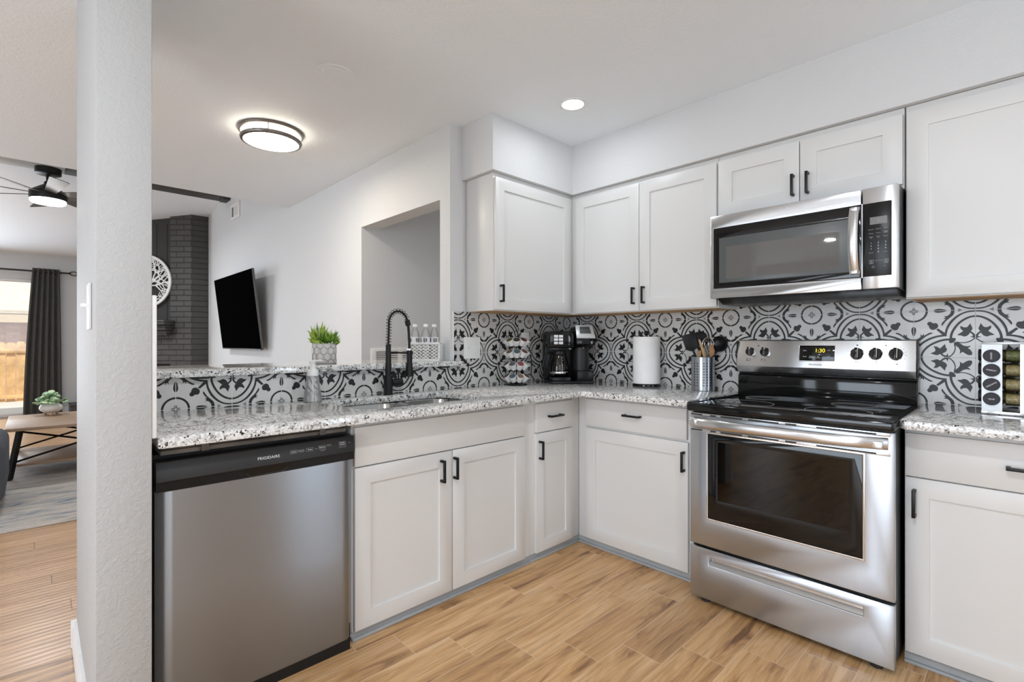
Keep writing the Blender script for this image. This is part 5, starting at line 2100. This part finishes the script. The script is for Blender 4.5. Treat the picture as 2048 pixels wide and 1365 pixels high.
# ------------------------------------------------------------------ coffee table, plant, rug, sofa
ctb = thing('coffee_table', 'wood-topped coffee table with black X-braced metal frame on the rug', 'coffee table', (-3.95, -2.50, .0105))
m = M()
m.box(-.51, -.53, .425, .51, .53, .452, .003)
m.build('tabletop', 'table_wood', ctb)
m = M()
m.box(-.42, -.46, .115, .42, .46, .135, .003)
m.build('lower_shelf', 'table_wood', ctb)
for s in (1, -1):
    for q in (1, -1):
        m = M()
        m.X = Matrix.Identity(4)
        m.cyl((s * .37, q * .505, .012), (s * .37, q * .44, .425), .024, seg=4)
        m.cyl((s * .37, q * .505, 0), (s * .37, q * .505, .014), .02, seg=12)
        m.build('leg', 'black_metal', ctb)
for s in (1, -1):
    for q in (1, -1):
        m = M()
        m.cyl((s * .375, q * .47, .15), (s * .375, -q * .42, .40), .0085, seg=4)
        m.build('brace', 'black_metal', ctb)
ep = thing('faux_succulent', 'pale green round-leaved plant in white oval pot on the coffee table', 'plant', (-4.30, -2.735, .4628))
m = M()
m.sphere((0, 0, .070), .070, (1.25, 1.25, .78), 24)
m.build('pot', 'ceramic_white', ep)
for q in range(3):
    a = q * 2.09
    m = M()
    m.cyl((.05 * math.cos(a), .05 * math.sin(a), 0), (.045 * math.cos(a), .045 * math.sin(a), .03), .011, seg=10)
    m.build('foot', 'bamboo', ep)
m = M()
m3 = M()
for i in range(85):
    a = random.uniform(0, 2 * PI)
    r = random.uniform(0, .118)
    z = .118 + (1 - (r / .13) ** 2) * random.uniform(.0, .115)
    s = random.uniform(.020, .034)
    (m if random.random() < .7 else m3).sphere((r * math.cos(a), r * math.sin(a), z), s, (1, .85, .22), 10, (random.uniform(-.7, .7), random.uniform(-.7, .7), a))
m.build('leaves', 'leaf_sage', ep)
m3.build('pale_leaves', 'leaf_pale', ep)['label'] = 'paler yellow-green leaves'
m = M()
m.box(-4.90, -4.6, 0.0005, -2.0, -1.6, .010, .003)
rg = m.build('area_rug', 'rug_weave')
tag(rg, 'distressed grey and blue area rug under the coffee table', 'rug')
sf = thing('sofa', 'dark blue-grey upholstered sofa with rounded arm beside the coffee table', 'sofa', (-2.85, -3.98, .0105))
m = M()
m.box(-.45, -.95, .06, .45, .78, .36, .06, 4)
m.build('seat_base', 'sofa_cloth', sf)
m = M()
m.box(-.45, .76, .06, .45, .985, .50, .085, 5)
m.build('arm', 'sofa_cloth', sf)
m = M()
m.box(-.45, -1.15, .06, .45, -.92, .50, .085, 5)
m.build('arm', 'sofa_cloth', sf)
m = M()
m.box(.22, -.92, .30, .45, .76, .66, .08, 4)
m.build('back', 'sofa_cloth', sf)
for x in (-.38, .38):
    for y in (-1.08, .90):
        m = M()
        m.cyl((x, y, 0), (x, y, .07), .025, seg=12)
        m.build('foot', 'soft_black', sf)
bn = thing('storage_bench', 'low dark box bench against the far wall right of the curtain', 'bench', (-8.32, -2.15, 0))
m = M()
m.box(-.22, -.30, 0, .22, .45, .15, .01)
m.build('body', 'dark_bench', bn)
m = M()
m.box(-.23, -.31, .15, .23, .46, .178, .01)
m.build('lid', 'dark_bench', bn)

# ------------------------------------------------------------------ outside the patio door
m = M()
m.box(-12.3, -9.0, -.16, -8.7, 0.5, -.05)
struct(m.build('ground_deck', 'deck_board'))
fe = thing('wooden_fence', 'golden wooden privacy fence with dog-ear boards across the back yard', 'fence', (-12.0, 0, -.05))
m = M()
for k in range(46):
    y = -8.6 + k * .142
    h = 1.215 + .012 * math.sin(k * 2.3)
    d = .009 if k % 2 else -.009
    m.prism([(y - .064, 0), (y + .064, 0), (y + .064, h - .05), (y + .042, h), (y - .042, h), (y - .064, h - .05)], -.009 + d, .009 + d, 'x')
m.build('board_panel', 'fence_wood', fe)
for z in (.10, 1.035):
    m = M()
    m.box(.012, -8.7, z - .04, .055, -2.0, z + .04, .004)
    m.build('rail', 'fence_wood', fe)
nh = thing('neighbour_house', 'red brick house with pale tan roof behind the wooden fence', 'house', (-14.3, -4.0, -.1))
m = M()
m.box(-3.5, -6.0, 0, 0, 4.5, 1.85)
m.build('brick_wall', 'brick_red', nh)
m = M()
m.box(.30, -6.3, 1.72, .36, 4.8, 1.95)
m.build('fascia_board', 'fascia_tan', nh)
m = M()
m.prism([(.38, 1.93), (-4.0, 4.3), (-4.0, 4.4), (.38, 2.0)], -6.4, 4.9, 'y')
m.build('roof', 'roof_tan', nh)
